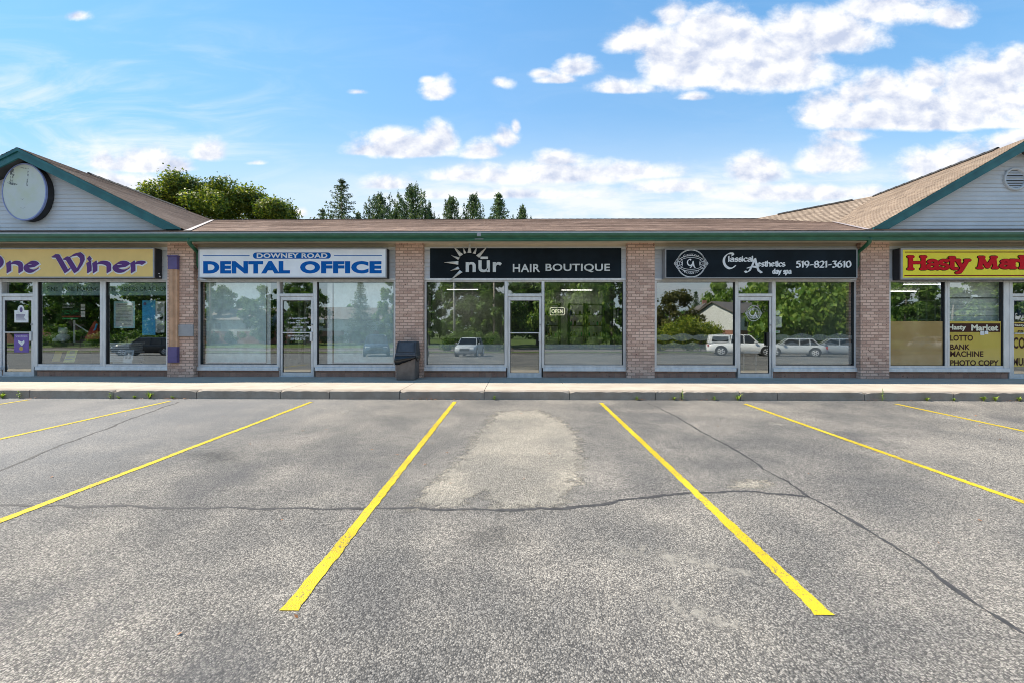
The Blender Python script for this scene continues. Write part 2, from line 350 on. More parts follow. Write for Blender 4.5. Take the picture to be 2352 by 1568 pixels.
    b = NB('tube_light'); e = b.nd('ShaderNodeEmission'); e.inputs[0].default_value = (1, .97, .9, 1); e.inputs[1].default_value = 3.5; b.fin(e)
    b = NB('neon_tube'); e = b.nd('ShaderNodeEmission'); e.inputs[0].default_value = (1, .95, .75, 1); e.inputs[1].default_value = .55; b.fin(e)
    # plants
    def leaf(name, lo, hi, tr=.35):
        b = NB(name)
        g = b.nd('ShaderNodeNewGeometry')
        col = b.mix(b.math('POWER', g.outputs['Random Per Island'], 1.4), lo, hi)
        col = b.mix(b.math('MULTIPLY', b.ramp(b.noise(.55, 3), .42, .62), .5), col, tuple(x*.55 for x in lo))
        d = b.bsdf(col, .55, 0, None, .35)
        t = b.nd('ShaderNodeBsdfTranslucent'); b.L.new(b.mix(1.0, col, (1.3, 1.5, .6), 'MULTIPLY'), t.inputs[0])
        mx = b.nd('ShaderNodeMixShader'); mx.inputs[0].default_value = tr; b.L.new(d.outputs[0], mx.inputs[1]); b.L.new(t.outputs[0], mx.inputs[2]); b.fin(mx)
    leaf('maple_leaf', (.035, .085, .015), (.36, .34, .045), .32); leaf('pine_needle', (.03, .075, .032), (.20, .25, .095), .15); leaf('larch_needle', (.05, .09, .05), (.18, .21, .10), .2)
    leaf('deep_leaf', (.055, .135, .028), (.24, .34, .06)); leaf('willow_leaf', (.11, .22, .035), (.36, .46, .085)); leaf('hedge_leaf', (.15, .23, .022), (.50, .48, .045)); leaf('spruce_needle', (.04, .09, .04), (.19, .26, .10), .15); leaf('weed_leaf', (.12, .22, .03), (.36, .42, .08)); leaf('bronze_leaf', (.07, .085, .02), (.20, .17, .045))
    b = NB('lawn'); b.fin(b.bsdf(b.mix(b.ramp(b.noise(.5, 6, .7), .3, .7), (.05, .085, .018), (.13, .17, .04)), .9, 0, b.bump(b.noise(30, 4), .6, .03), .2))
    b = NB('road_asphalt'); b.fin(b.bsdf(b.mix(b.ramp(b.noise(1.2, 6, .7), .3, .7), (.15, .13, .12), (.21, .185, .17)), .9, 0, b.bump(b.noise(60, 4), .4, .01), .3))
mk_materials()
M = MATS

# ------------------------------------------------------------------ mesh helpers
ORG = {}                                   # world origin of each thing whose parts are given in world coordinates
class MB:
    def __init__(s): s.v = []; s.f = []; s.uv = None
    def add(s, vs, fs):
        o = len(s.v); s.v += [tuple(p) for p in vs]; s.f += [tuple(i+o for i in f) for f in fs]; return s
    def box(s, x0, x1, y0, y1, z0, z1):
        if x0 > x1: x0, x1 = x1, x0
        if y0 > y1: y0, y1 = y1, y0
        if z0 > z1: z0, z1 = z1, z0
        return s.add([(x0,y0,z0),(x1,y0,z0),(x1,y1,z0),(x0,y1,z0),(x0,y0,z1),(x1,y0,z1),(x1,y1,z1),(x0,y1,z1)],
                     [(0,3,2,1),(4,5,6,7),(0,1,5,4),(1,2,6,5),(2,3,7,6),(3,0,4,7)])
    def hexa(s, p): return s.add(p, [(0,3,2,1),(4,5,6,7),(0,1,5,4),(1,2,6,5),(2,3,7,6),(3,0,4,7)])
    def quad(s, *p): return s.add(p, [tuple(range(len(p)))])
    def prism_y(s, poly, y0, y1):          # polygon of (x,z), anticlockwise seen from -y
        n = len(poly)
        return s.add([(x, y0, z) for x, z in poly]+[(x, y1, z) for x, z in poly],
                     [tuple(range(n)), tuple(range(2*n-1, n-1, -1))]+[(i, i+n, (i+1) % n+n, (i+1) % n) for i in range(n)])
    def prism_x(s, poly, x0, x1):          # polygon of (y,z)
        n = len(poly)
        return s.add([(x0, y, z) for y, z in poly]+[(x1, y, z) for y, z in poly],
                     [tuple(range(n-1, -1, -1)), tuple(range(n, 2*n))]+[(i, (i+1) % n, (i+1) % n+n, i+n) for i in range(n)])
    def tube(s, pts, r, n=8, cap=True):
        pts = [Vector(p) for p in pts]; rs = r if isinstance(r, (list, tuple)) else [r]*len(pts)
        o = len(s.v); ref = None
        for i, p in enumerate(pts):
            t = (pts[min(i+1, len(pts)-1)]-pts[max(i-1, 0)]).normalized()
            if ref is None: ref = Vector((0, 0, 1)) if abs(t.z) < .9 else Vector((1, 0, 0))
            a = t.cross(ref).normalized(); b_ = t.cross(a); ref = -b_ if False else ref
            for k in range(n):
                q = 2*math.pi*k/n; s.v.append(tuple(p+(a*math.cos(q)+b_*math.sin(q))*rs[i]))
        for i in range(len(pts)-1):
            for k in range(n):
                s.f.append((o+i*n+k, o+i*n+(k+1) % n, o+(i+1)*n+(k+1) % n, o+(i+1)*n+k))
        if cap:
            s.f.append(tuple(o+k for k in range(n-1, -1, -1))); e = o+(len(pts)-1)*n; s.f.append(tuple(e+k for k in range(n)))
        return s
    def cyl(s, c, axis, r, h, n=20):
        c = Vector(c); a = Vector(axis).normalized(); return s.tube([c-a*h/2, c+a*h/2], r, n)
    def lathe(s, prof, c=(0, 0, 0), n=20):
        o = len(s.v)
        for r_, z in prof:
            for k in range(n):
                q = 2*math.pi*k/n; s.v.append((c[0]+r_*math.cos(q), c[1]+r_*math.sin(q), c[2]+z))
        for i in range(len(prof)-1):
            for k in range(n): s.f.append((o+i*n+k, o+i*n+(k+1) % n, o+(i+1)*n+(k+1) % n, o+(i+1)*n+k))
        s.f.append(tuple(o+k for k in range(n-1, -1, -1))); e = o+(len(prof)-1)*n; s.f.append(tuple(e+k for k in range(n)))
        return s
    def build(s, name, mat, parent=None, smooth=False, bevel=0):
        me = bpy.data.meshes.new(name); me.from_pydata(s.v, [], s.f); me.update()
        return link(name, me, mat, parent, smooth, bevel)
def link(name, me, mat, parent=None, smooth=False, bevel=0):
    if mat is not None: me.materials.append(M[mat] if isinstance(mat, str) else mat)
    if smooth: me.polygons.foreach_set('use_smooth', [True]*len(me.polygons))
    o = bpy.data.objects.new(name, me); COL.objects.link(o)
    if bevel:
        bv = o.modifiers.new('bevel', 'BEVEL'); bv.width = bevel; bv.segments = 2; bv.limit_method = 'ANGLE'
    if parent is not None:
        o.parent = parent
        if parent.name in ORG: o.matrix_parent_inverse = Matrix.Translation(-Vector(ORG[parent.name]))
    return o
def tag(o, label=None, cat=None, group=None, kind=None):
    if label: o['label'] = label
    if cat: o['category'] = cat
    if group: o['group'] = group
    if kind: o['kind'] = kind
    return o
def thing(name, label, cat, loc=(0, 0, 0), group=None, local=False):
    o = bpy.data.objects.new(name, None); COL.objects.link(o); o.location = loc; o.empty_display_size = .2
    if not local: ORG[o.name] = tuple(loc)
    return tag(o, label, cat, group)
def dup(root, loc, rz, label, group=None, scale=None):
    r_ = root.copy(); COL.objects.link(r_); r_.location = loc; r_.rotation_euler = (0, 0, rz)
    if scale: r_.scale = scale if isinstance(scale, tuple) else (scale,)*3
    tag(r_, label, None, group)
    for ch in list(root.children):
        c = ch.copy(); COL.objects.link(c); c.parent = r_
        for g in list(ch.children):
            d = g.copy(); COL.objects.link(d); d.parent = c
    return r_
# ------------------------------------------------------------------ lettering
def text_polys(s, bold=0.0, shear=0.0, spacing=1.0):
    c = bpy.data.curves.new('lettering', 'FONT'); c.body = s; c.offset = bold; c.shear = shear; c.space_character = spacing; c.resolution_u = 4
    o = bpy.data.objects.new('lettering', c)
    me = bpy.data.meshes.new_from_object(o)
    vs = [(v.co.x, v.co.y) for v in me.vertices]; fs = [tuple(p.vertices) for p in me.polygons]
    bpy.data.objects.remove(o); bpy.data.curves.remove(c); bpy.data.meshes.remove(me)
    return vs, fs
def text_into(mb, s, x0, x1, z0, z1, Y, bold=0.0, shear=0.0, spacing=1.0, depth=0.0):
    """letters fitted to a rectangle of the wall plane y = Y"""
    vs, fs = text_polys(s, bold, shear, spacing)
    if not vs: return mb
    a = min(v[0] for v in vs); b = max(v[0] for v in vs); c = min(v[1] for v in vs); d = max(v[1] for v in vs)
    P = [(x0+(x-a)/(b-a)*(x1-x0), z0+(y-c)/(d-c)*(z1-z0)) for x, y in vs]
    if depth <= 0: return mb.add([(x, Y, z) for x, z in P], fs)
    n = len(P); mb.add([(x, Y, z) for x, z in P]+[(x, Y+depth, z) for x, z in P], fs)
    cnt = {}
    o = len(mb.v)-2*n
    for f in fs:
        for i in range(len(f)):
            e = (f[i], f[(i+1) % len(f)]); cnt[e] = cnt.get(e, 0)+1
    for (i, j) in cnt:
        if (j, i) not in cnt: mb.f.append((o+j, o+i, o+n+i, o+n+j))
    return mb
def pxtext(mb, s, px0, px1, py0, py1, Y, **k):
    return text_into(mb, s, fx(px0, Y), fx(px1, Y), fz(py1, Y, (px0+px1)/2), fz(py0, Y, (px0+px1)/2), Y, **k)

def arc(cx, cy, rx, ry, a0, a1, n=12):
    return [(cx+rx*math.cos(R(a0+(a1-a0)*i/n)), cy+ry*math.sin(R(a0+(a1-a0)*i/n))) for i in range(n+1)]
GL = {  # pen skeletons: (advance, strokes); x-height 1, capital 1.45
 'n': (.78, [[(0, 1), (.02, .5), (.02, 0)], [(.02, .72)]+arc(.31, .62, .27, .36, 140, 0)+[(.58, 0)]]),
 'i': (.24, [[(0, 1), (.03, .5), (.03, 0)]]),
 'r': (.58, [[(0, 1), (.02, .5), (.02, 0)], [(.02, .68)]+arc(.27, .68, .24, .30, 150, 40)]),
 'e': (.76, [[(.05, .52), (.55, .68)]+arc(.32, .52, .28, .46, 25, 330, 20)]),
 'a': (.74, [arc(.30, .72, .24, .26, 160, 0, 8)+[(.54, .5), (.54, .12), (.62, 0)], arc(.27, .27, .25, .27, 60, 350, 16)]),
 's': (.60, [arc(.27, .74, .21, .24, 35, 250, 10)+arc(.27, .25, .23, .25, 70, -150, 12)]),
 't': (.50, [[(.18, 1.3), (.18, .25)]+arc(.36, .22, .18, .22, 180, 300, 6), [(0, 1), (.44, 1)]]),
 'y': (.74, [[(0, 1), (.33, .08)], [(.64, 1), (.33, .08), (.16, -.36), (.0, -.44)]]),
 'k': (.76, [[(0, 1.45), (0, 0)], [(.50, 1), (.04, .48)], [(.16, .6), (.56, 0)]]),
 'l': (.24, [[(0, 1.45), (.02, 0)]]),
 'c': (.64, [arc(.31, .5, .29, .49, 40, 320, 18)]),
 'h': (.76, [[(0, 1.45), (.02, 0)], [(.02, .7)]+arc(.30, .62, .27, .36, 140, 0)+[(.57, 0)]]),
 'd': (.74, [arc(.27, .5, .27, .49, 50, 310, 18), [(.50, 1.42), (.52, 0)]]),
 'p': (.74, [[(0, 1), (.02, -.45)], arc(.28, .5, .27, .49, 140, -140, 18)]),
 'H': (1.08, [[(0, 1.4), (0, 0)], [(.80, 1.4), (.80, 0)], [(0, .72), (.80, .72)]]),
 'M': (1.35, [[(.02, 0), (.12, 1.4)], [(.12, 1.4), (.50, .1)], [(.50, .1), (.90, 1.4)], [(.90, 1.4), (.98, 0)]]),
 'O': (1.3, [arc(.55, .7, .52, .70, 110, 290, 16), arc(.55, .7, .52, .70, 290, 470, 16)]),
 'W': (1.42, [[(0, 1.22), (.16, 1.2), (.30, .80), (.56, .02)], [(.56, .02), (.66, .22)], [(.50, 1.05), (.62, 1.02), (.76, .62), (.98, .02)], [(.98, .02), (1.15, .45), (1.26, .85), (1.24, 1.15), (1.10, 1.36), (.90, 1.30), (.80, 1.22)]]),
 'C': (1.0, [arc(.70, 1.30, .16, .14, -60, 120, 8)+arc(.72, .60, .62, .86, 100, 262, 18)+[(.86, -.16), (1.02, .05)]]),
 'A': (1.1, [[(.78, 1.3), (.60, .70), (.34, .05), (.12, -.10), (0, .02)], [(.78, 1.3), (.92, .60), (1.06, .10), (1.30, -.12)], [(.20, .36), (.60, .50), (.92, .42)]]),
 '5': (.72, [[(.52, 1.30), (.14, 1.30), (.12, .78)]+arc(.26, .42, .28, .42, 110, -140, 14)]),
 '1': (.44, [[(.02, 1.15), (.20, 1.32), (.20, 0)]]),
 '9': (.76, [arc(.31, .90, .27, .42, 0, 360, 18), [(.58, .9), (.52, .45), (.30, 0)]]),
 '8': (.74, [arc(.30, 1.0, .23, .33, 0, 360, 16), arc(.30, .34, .28, .36, 0, 360, 16)]),
 '2': (.72, [arc(.28, .98, .25, .34, 160, 0, 9)+[(.46, .62), (.04, .02), (.56, .02)]]),
 '3': (.70, [[(.06, 1.30), (.50, 1.30), (.26, .80)]+arc(.22, .40, .30, .40, 80, -130, 12)]),
 '6': (.76, [arc(.31, .42, .27, .42, 0, 360, 18), [(.04, .45), (.12, .95), (.40, 1.34)]]),
 '0': (.80, [arc(.33, .66, .30, .66, 0, 360, 20)]),
 '-': (.62, [[(.04, .52), (.44, .60)]]),
 '.': (.3, [[(.05, .02), (.06, .02)]]), ' ': (.55, []),
}
def hull(pts):
    pts = sorted(set((round(x, 6), round(y, 6)) for x, y in pts))
    if len(pts) < 3: return pts
    def half(ps):
        h = []
        for p in ps:
            while len(h) > 1 and (h[-1][0]-h[-2][0])*(p[1]-h[-2][1])-(h[-1][1]-h[-2][1])*(p[0]-h[-2][0]) <= 1e-12: h.pop()
            h.append(p)
        return h
    a = half(pts); b = half(pts[::-1]); return a[:-1]+b[:-1]
def nib_poly(w, t, ang, ell=False):
    if ell: return [(w/2*math.cos(2*math.pi*k/14), t/2*math.sin(2*math.pi*k/14)) for k in range(14)]
    if t >= w: return [(w/2*math.cos(2*math.pi*k/12), w/2*math.sin(2*math.pi*k/12)) for k in range(12)]
    c, s = math.cos(R(ang)), math.sin(R(ang))
    return [(c*x-s*y, s*x+c*y) for x, y in ((-w/2, -t/2), (w/2, -t/2), (w/2, t/2), (-w/2, t/2))]
def pen_word(s, serif=0.0, slant=0.0):
    strokes = []; x = 0; mark = []
    for ch in s:
        adv, st = GL[ch]
        for p in st:
            strokes.append([(x+q[0]+slant*q[1], q[1]) for q in p])
        if ch == 'i': mark.append((x+.03+slant*1.35, 1.36))
        if serif and ch in 'HMnrikyhlpdt':
            xs = [(p[0][0], p[0][1]) for p in st if len(p) >= 2]+[(p[-1][0], p[-1][1]) for p in st if len(p) >= 2]
            for (sx_, sy_) in xs:
                if abs(sy_) < .02 or sy_ > .98: strokes.append([(x+sx_-serif, sy_), (x+sx_+serif, sy_)])
        x += adv
    return strokes, mark
def pen_into(mb, s, x0, x1, z0, z1, Y, nib, grow=0.0, serif=0.0, slant=0.0, box=None, dy=0.0):
    """writes S with a broad pen so that its skeleton fills the rectangle"""
    st, mk = pen_word(s, serif, slant)
    allp = [p for q in st for p in q]+mk
    if box: a, b, c, d = box
    else: a = min(p[0] for p in allp); b = max(p[0] for p in allp); c = min(p[1] for p in allp); d = max(p[1] for p in allp)
    T = lambda p: (x0+(p[0]-a)/(b-a)*(x1-x0), z0+(p[1]-c)/(d-c)*(z1-z0))
    w, t, ang = nib[:3]
    nb = nib_poly(w+2*grow, t+2*grow, ang, len(nib) > 3) if t < w else nib_poly(w+2*grow, w+2*grow, 0)
    cnt = 0
    for k, q in enumerate(st):
        P = [T(p) for p in q]
        for i in range(len(P)-1):
            h = hull([(P[i][0]+n[0], P[i][1]+n[1]) for n in nb]+[(P[i+1][0]+n[0], P[i+1][1]+n[1]) for n in nb])
            if len(h) < 3: continue
            y = Y-dy-cnt*.00005; cnt += 1
            mb.add([(p[0], y, p[1]) for p in h], [tuple(range(len(h)))])
    for p in mk:
        q = T(p); r_ = w*.62+grow*1.3
        mb.add([(q[0], Y-dy, q[1]-r_), (q[0]+r_*.8, Y-dy, q[1]), (q[0], Y-dy, q[1]+r_), (q[0]-r_*.8, Y-dy, q[1])], [(0, 1, 2, 3)])
    return mb
def rpx(px0, px1, py0, py1, Y):
    m_ = (px0+px1)/2
    return fx(px0, Y), fx(px1, Y), fz(py1, Y, m_), fz(py0, Y, m_)

# ------------------------------------------------------------------ levels
YP, YW, YG = 10.16, 10.30, 10.345          # pillar face, frame face, glass
KERB = 8.0
def lot_z(y): return -0.20-0.026*(KERB-y)
def on_lot(px, py):
    d = ray(px, py)                         # z = -.20 -.026*(8-y)
    t = (-0.20-0.026*KERB-EYE.z)/(d.z-0.026*d.y)
    return EYE+d*t

# ------------------------------------------------------------------ ground, lot, walk
def sheet(name, mat, x0, x1, ys, zf, kind='structure', nx=1):
    mb = MB(); xs = [x0+(x1-x0)*i/nx for i in range(nx+1)]
    for y in ys:
        for x in xs: mb.v.append((x, y, zf(y)))
    for j in range(len(ys)-1):
        for i in range(nx):
            a = j*(nx+1)+i; mb.f.append((a, a+1, a+nx+2, a+nx+1))
    return tag(mb.build(name, mat), kind=kind)
LOT_END = -17.0
def ground_z(y):
    if y > 7.7: return -0.26
    if y > LOT_END-.3: return lot_z(y)-.05
    if y > -19.6: return lot_z(LOT_END)+.10
    if y > -28: return lot_z(LOT_END)-.06
    return lot_z(LOT_END)+.06+max(0, (-30-y))*.012 if y > -60 else lot_z(LOT_END)+.42
ys = [-900, -60, -50, -40, -30.2, -28.01, -27.99, -19.61, -19.59, LOT_END-.31, LOT_END-.29, 0, 7.6, 7.8, 60, 900]
tag(sheet('ground', 'lawn', -900, 900, ys, ground_z), 'mown grass beyond the car park and the street')
tag(sheet('parking_lot', 'asphalt', -70, 70, [LOT_END, KERB+.02], lot_z), 'stony grey asphalt of the car park')
tag(sheet('road', 'road_asphalt', -300, 300, [-27.7, -19.9], lambda y: lot_z(LOT_END)+.004), 'street beyond the car park')
b = MB(); b.box(-70, 70, LOT_END-.28, LOT_END, lot_z(LOT_END)-.2, lot_z(LOT_END)+.13); tag(b.build('far_kerb', 'concrete_kerb'), kind='structure')
b = MB(); b.box(-300, 300, -19.9, -19.65, -1, lot_z(LOT_END)+.14); b.box(-300, 300, -27.95, -27.7, -1, lot_z(LOT_END)+.14); tag(b.build('street_kerb', 'concrete_kerb'), kind='structure')
# walk slabs and kerb stones with open joints
def joints(px_list, Y): return [fx(p, Y, 905) for p in px_list]
kj = joints([-1100, -900, -700, -520, -330, -130, 68, 262, 452, 645, 757, 918, 1112, 1308, 1505, 1565, 1700, 1785, 1985, 2190, 2390, 2590, 2790, 2990, 3200, 3400], KERB)
wj = joints([-1100, -520, -130, 262, 645, 918, 1112, 1308, 1700, 2190, 2590, 2990, 3400], KERB)
b = MB()
for i in range(len(wj)-1): b.hexa([(wj[i]+.004, KERB+.165, -.3), (wj[i+1]-.004, KERB+.165, -.3), (wj[i+1]-.004, 10.6, -.3), (wj[i]+.004, 10.6, -.3),
                                   (wj[i]+.004, KERB+.165, -.016), (wj[i+1]-.004, KERB+.165, -.016), (wj[i+1]-.004, 10.6, .004), (wj[i]+.004, 10.6, .004)])
tag(b.build('sidewalk', 'concrete_walk', bevel=.004), 'pale concrete walk along the shopfronts', kind='structure')
b = MB()
for i in range(len(kj)-1):
    x0, x1 = kj[i]+.007, kj[i+1]-.007; n = 14; rows = []
    for j in range(n+1):                       # worn front arris, the face leans back a little
        x = x0+(x1-x0)*j/n; c = .016+.012*random.random()+(.03 if j in (0, n) and random.random() < .6 else 0)
        rows.append([(x, KERB-.012, -.32), (x, KERB-.006+.004*random.random(), -.016-c), (x, KERB+c*.9, -.0165-.004*random.random()), (x, KERB+.16, -.015)])
    o = len(b.v)
    for r_ in rows: b.v += r_
    for j in range(n):
        for k in range(3): b.f.append((o+j*4+k, o+(j+1)*4+k, o+(j+1)*4+k+1, o+j*4+k+1))
    b.f.append((o, o+1, o+2, o+3)); e = o+n*4; b.f.append((e+3, e+2, e+1, e))
    b.quad((x0, KERB+.16, -.32), (x0, KERB+.16, -.015), (x1, KERB+.16, -.015), (x1, KERB+.16, -.32))
tag(b.build('kerb', 'concrete_kerb'), 'worn grey kerb stones in front of the walk', kind='structure')
b = MB(); b.box(-30, 30, KERB+.003, KERB+.2, -.33, -.05); tag(b.build('kerb_bed', 'crack_sealant'), kind='structure')

# parking lines: painted strips with slightly ragged edges
def strip(pts, w, lift, jit, seg, mat, name, ends=False):
    pts = [Vector((p[0], p[1], 0)) for p in pts]; fine = []
    for a, c in zip(pts, pts[1:]):
        n = max(1, int((c-a).length/seg))
        fine += [a+(c-a)*(i/n) for i in range(n)]
    fine.append(pts[-1]); mb = MB(); L_, R_ = [], []
    for i, p in enumerate(fine):
        t = (fine[min(i+1, len(fine)-1)]-fine[max(i-1, 0)]).normalized(); nr = Vector((-t.y, t.x, 0))
        wl = w(i/len(fine)) if callable(w) else w
        a = p+nr*(wl/2+random.uniform(-jit, jit)); c = p-nr*(wl/2+random.uniform(-jit, jit))
        L_.append((a.x, a.y, lot_z(a.y)+lift)); R_.append((c.x, c.y, lot_z(c.y)+lift))
    n = len(fine); mb.v = L_+R_; mb.f = [(i, i+n, i+n+1, i+1) for i in range(n-1)]
    return mb.build(name, mat)
LINES = [(68, 914.5, 'painted parking line at the far left edge, starting by a tuft of weeds'), (390, 918, 'painted parking line running in front of the wine shop window'), (715, 920, 'painted parking line starting before the dental office door'),
         (1045, 919, 'painted parking line starting before the left salon window, near end splayed to the left'), (1380, 922, 'painted parking line starting before the right salon window, its near end on the right'),
         (1710, 924, 'painted parking line starting before the spa door'), (2055, 924, 'painted parking line at the far right edge before the market')]
near_y = on_lot(660, 1402).y
def spread(t): return .078+.018*max(0, (t-.72)/.28)+(.045*max(0, (t-.985)/.015))
for px, py, lb in LINES:
    p = on_lot(px, py+2.5)
    x = p.x
    o = strip([(x, p.y-.01), (x-.012, near_y+.6), (x-.016, near_y)], spread, .004, .006, .04, 'yellow_paint', 'parking_line')
    tag(o, 'yellow '+lb, 'parking line', 'painted parking lines', 'structure')
# sealed cracks
def crack(pxs, w, jit=.02):
    P = [on_lot(*p) for p in pxs]; Q = []
    for a, c in zip(P, P[1:]):
        n = max(2, int((c-a).length/.16))
        for i in range(n):
            q = a+(c-a)*(i/n); Q.append((q.x+random.uniform(-jit, jit), q.y+random.uniform(-jit, jit)))
    Q.append((P[-1].x, P[-1].y))
    return strip(Q, w, .0022, .011, .05, 'crack_sealant', 'pavement_crack')
for pxs, w, lb in [
    ([(-60, 1158), (100, 1160), (430, 1165), (700, 1168), (960, 1167), (1180, 1170), (1290, 1167), (1420, 1150), (1600, 1131), (1690, 1128), (1790, 1133), (1860, 1140)], .030, 'long dark crack across the middle of the car park'),
    ([(1490, 925), (1545, 952), (1600, 985), (1700, 1040), (1860, 1140), (1990, 1212), (2110, 1290), (2230, 1385), (2352, 1452), (2480, 1530)], .026, 'dark crack running diagonally across the right of the car park'),
    ([(412, 922), (330, 950), (240, 985), (120, 1030), (0, 1081), (-120, 1130)], .030, 'dark crack at the left of the car park')]:
    tag(crack(pxs, w), lb, 'crack', 'sealed pavement cracks', 'structure')
# lighter worn patch
pp = [(1140, 945), (1235, 940), (1290, 965), (1325, 1000), (1335, 1050), (1328, 1100), (1285, 1163), (1180, 1167), (1130, 1163), (1118, 1128), (1070, 1140), (1060, 1164), (950, 1166), (985, 1120), (1060, 1050), (1100, 995)]
def patch(px, name, mat, lift, cell=.07):
    P = [on_lot(*p) for p in px]; P2 = [(p.x, p.y) for p in P]
    def dist(x, y):
        ins = False; dm = 9
        for (ax, ay), (bx, by) in zip(P2, P2[1:]+P2[:1]):
            if (ay > y) != (by > y) and x < (bx-ax)*(y-ay)/(by-ay)+ax: ins = not ins
            t = max(0, min(1, ((x-ax)*(bx-ax)+(y-ay)*(by-ay))/((bx-ax)**2+(by-ay)**2))); dm = min(dm, math.hypot(x-ax-t*(bx-ax), y-ay-t*(by-ay)))
        return dm if ins else -dm
    x0, x1 = min(p[0] for p in P2)-.35, max(p[0] for p in P2)+.35; y0, y1 = min(p[1] for p in P2)-.35, max(p[1] for p in P2)+.35
    nx, ny = int((x1-x0)/cell)+1, int((y1-y0)/cell)+1; vs, fs, at2 = [], [], []
    for j in range(ny+1):
        for i in range(nx+1):
            x, y = x0+i*cell, y0+j*cell; vs.append((x, y, lot_z(y)+lift)); at2.append(max(0, min(1, .45+dist(x, y)/.42)))
    for j in range(ny):
        for i in range(nx):
            a = j*(nx+1)+i; q = (a, a+1, a+nx+2, a+nx+1)
            if max(at2[k] for k in q) > 0: fs.append(q)
    me = bpy.data.meshes.new(name); me.from_pydata(vs, [], fs)
    A = me.attributes.new('rim', 'FLOAT', 'POINT'); A.data.foreach_set('value', at2)
    return link(name, me, mat)
tag(patch(pp, 'worn_patch', 'worn_asphalt', .0012), 'pale stony worn patch between two parking lines', 'patch', None, 'structure')
tag(patch([(1680, 1105), (1760, 1102), (1770, 1115), (1690, 1120)], 'worn_patch', 'worn_asphalt', .0012), 'small pale worn streak beside the diagonal crack', 'patch', None, 'structure')

for px, mt, lb in [([(1845, 1284), (1870, 1284), (1872, 1294), (1848, 1295)], 'oil_stain', 'small dark oil spot right of the near yellow line'), ([(1060, 1215), (1180, 1200), (1225, 1240), (1140, 1262), (1050, 1245)], 'oil_stain', 'dark oily blotch in front of the pale patch'), ([(420, 1040), (520, 1030), (560, 1052), (470, 1066)], 'oil_stain', 'dark blotch in the left parking bay'),
                   ([(1330, 1240), (1520, 1258), (1690, 1300), (1820, 1350), (1640, 1312), (1450, 1272)], 'pale_scuff', 'long pale scuff across the right hand parking bay'), ([(1450, 1350), (1640, 1400), (1760, 1480), (1560, 1420)], 'pale_scuff', 'pale scuff in the right foreground'), ([(770, 942), (800, 940), (802, 948), (775, 950)], 'pale_scuff', 'small pale spot in the bay before the dental office'), ([(1770, 968), (1800, 970), (1795, 977), (1768, 975)], 'pale_scuff', 'small pale spot beside a yellow line at the right')]:
    tag(patch(px, 'pavement_stain', mt, .0016, .05), lb, 'stain', None, 'structure')
# ------------------------------------------------------------------ building
BX0, BX1 = -22.0, 22.0
bld = thing('shop_building', 'long low brick shopping plaza with two gables, green gutter and five shopfronts', 'building', (0, YW, 0))
PX = [(384, 445), (908, 972), (1441, 1504), (1977, 2043)]
PIL = [(fx(a, YP), fx(b_, YP)) for a, b_ in PX]
PIL = [(PIL[0][0]-6.9, PIL[0][0]-6.2)]+PIL+[(PIL[3][1]+5.6, PIL[3][1]+6.3)]
for a, c in PIL:
    b = MB(); b.box(a, c, YP, 10.62, 0, 3.575); b.build('brick_pillar', 'tan_brick', bld, bevel=.006)
Z_SILL0, Z_SILL1, Z_GB, Z_GT, Z_HEAD, Z_DT, Z_TR0 = .172, .318, .332, 2.552, 2.632, 2.160, 2.235
SOF = 3.565
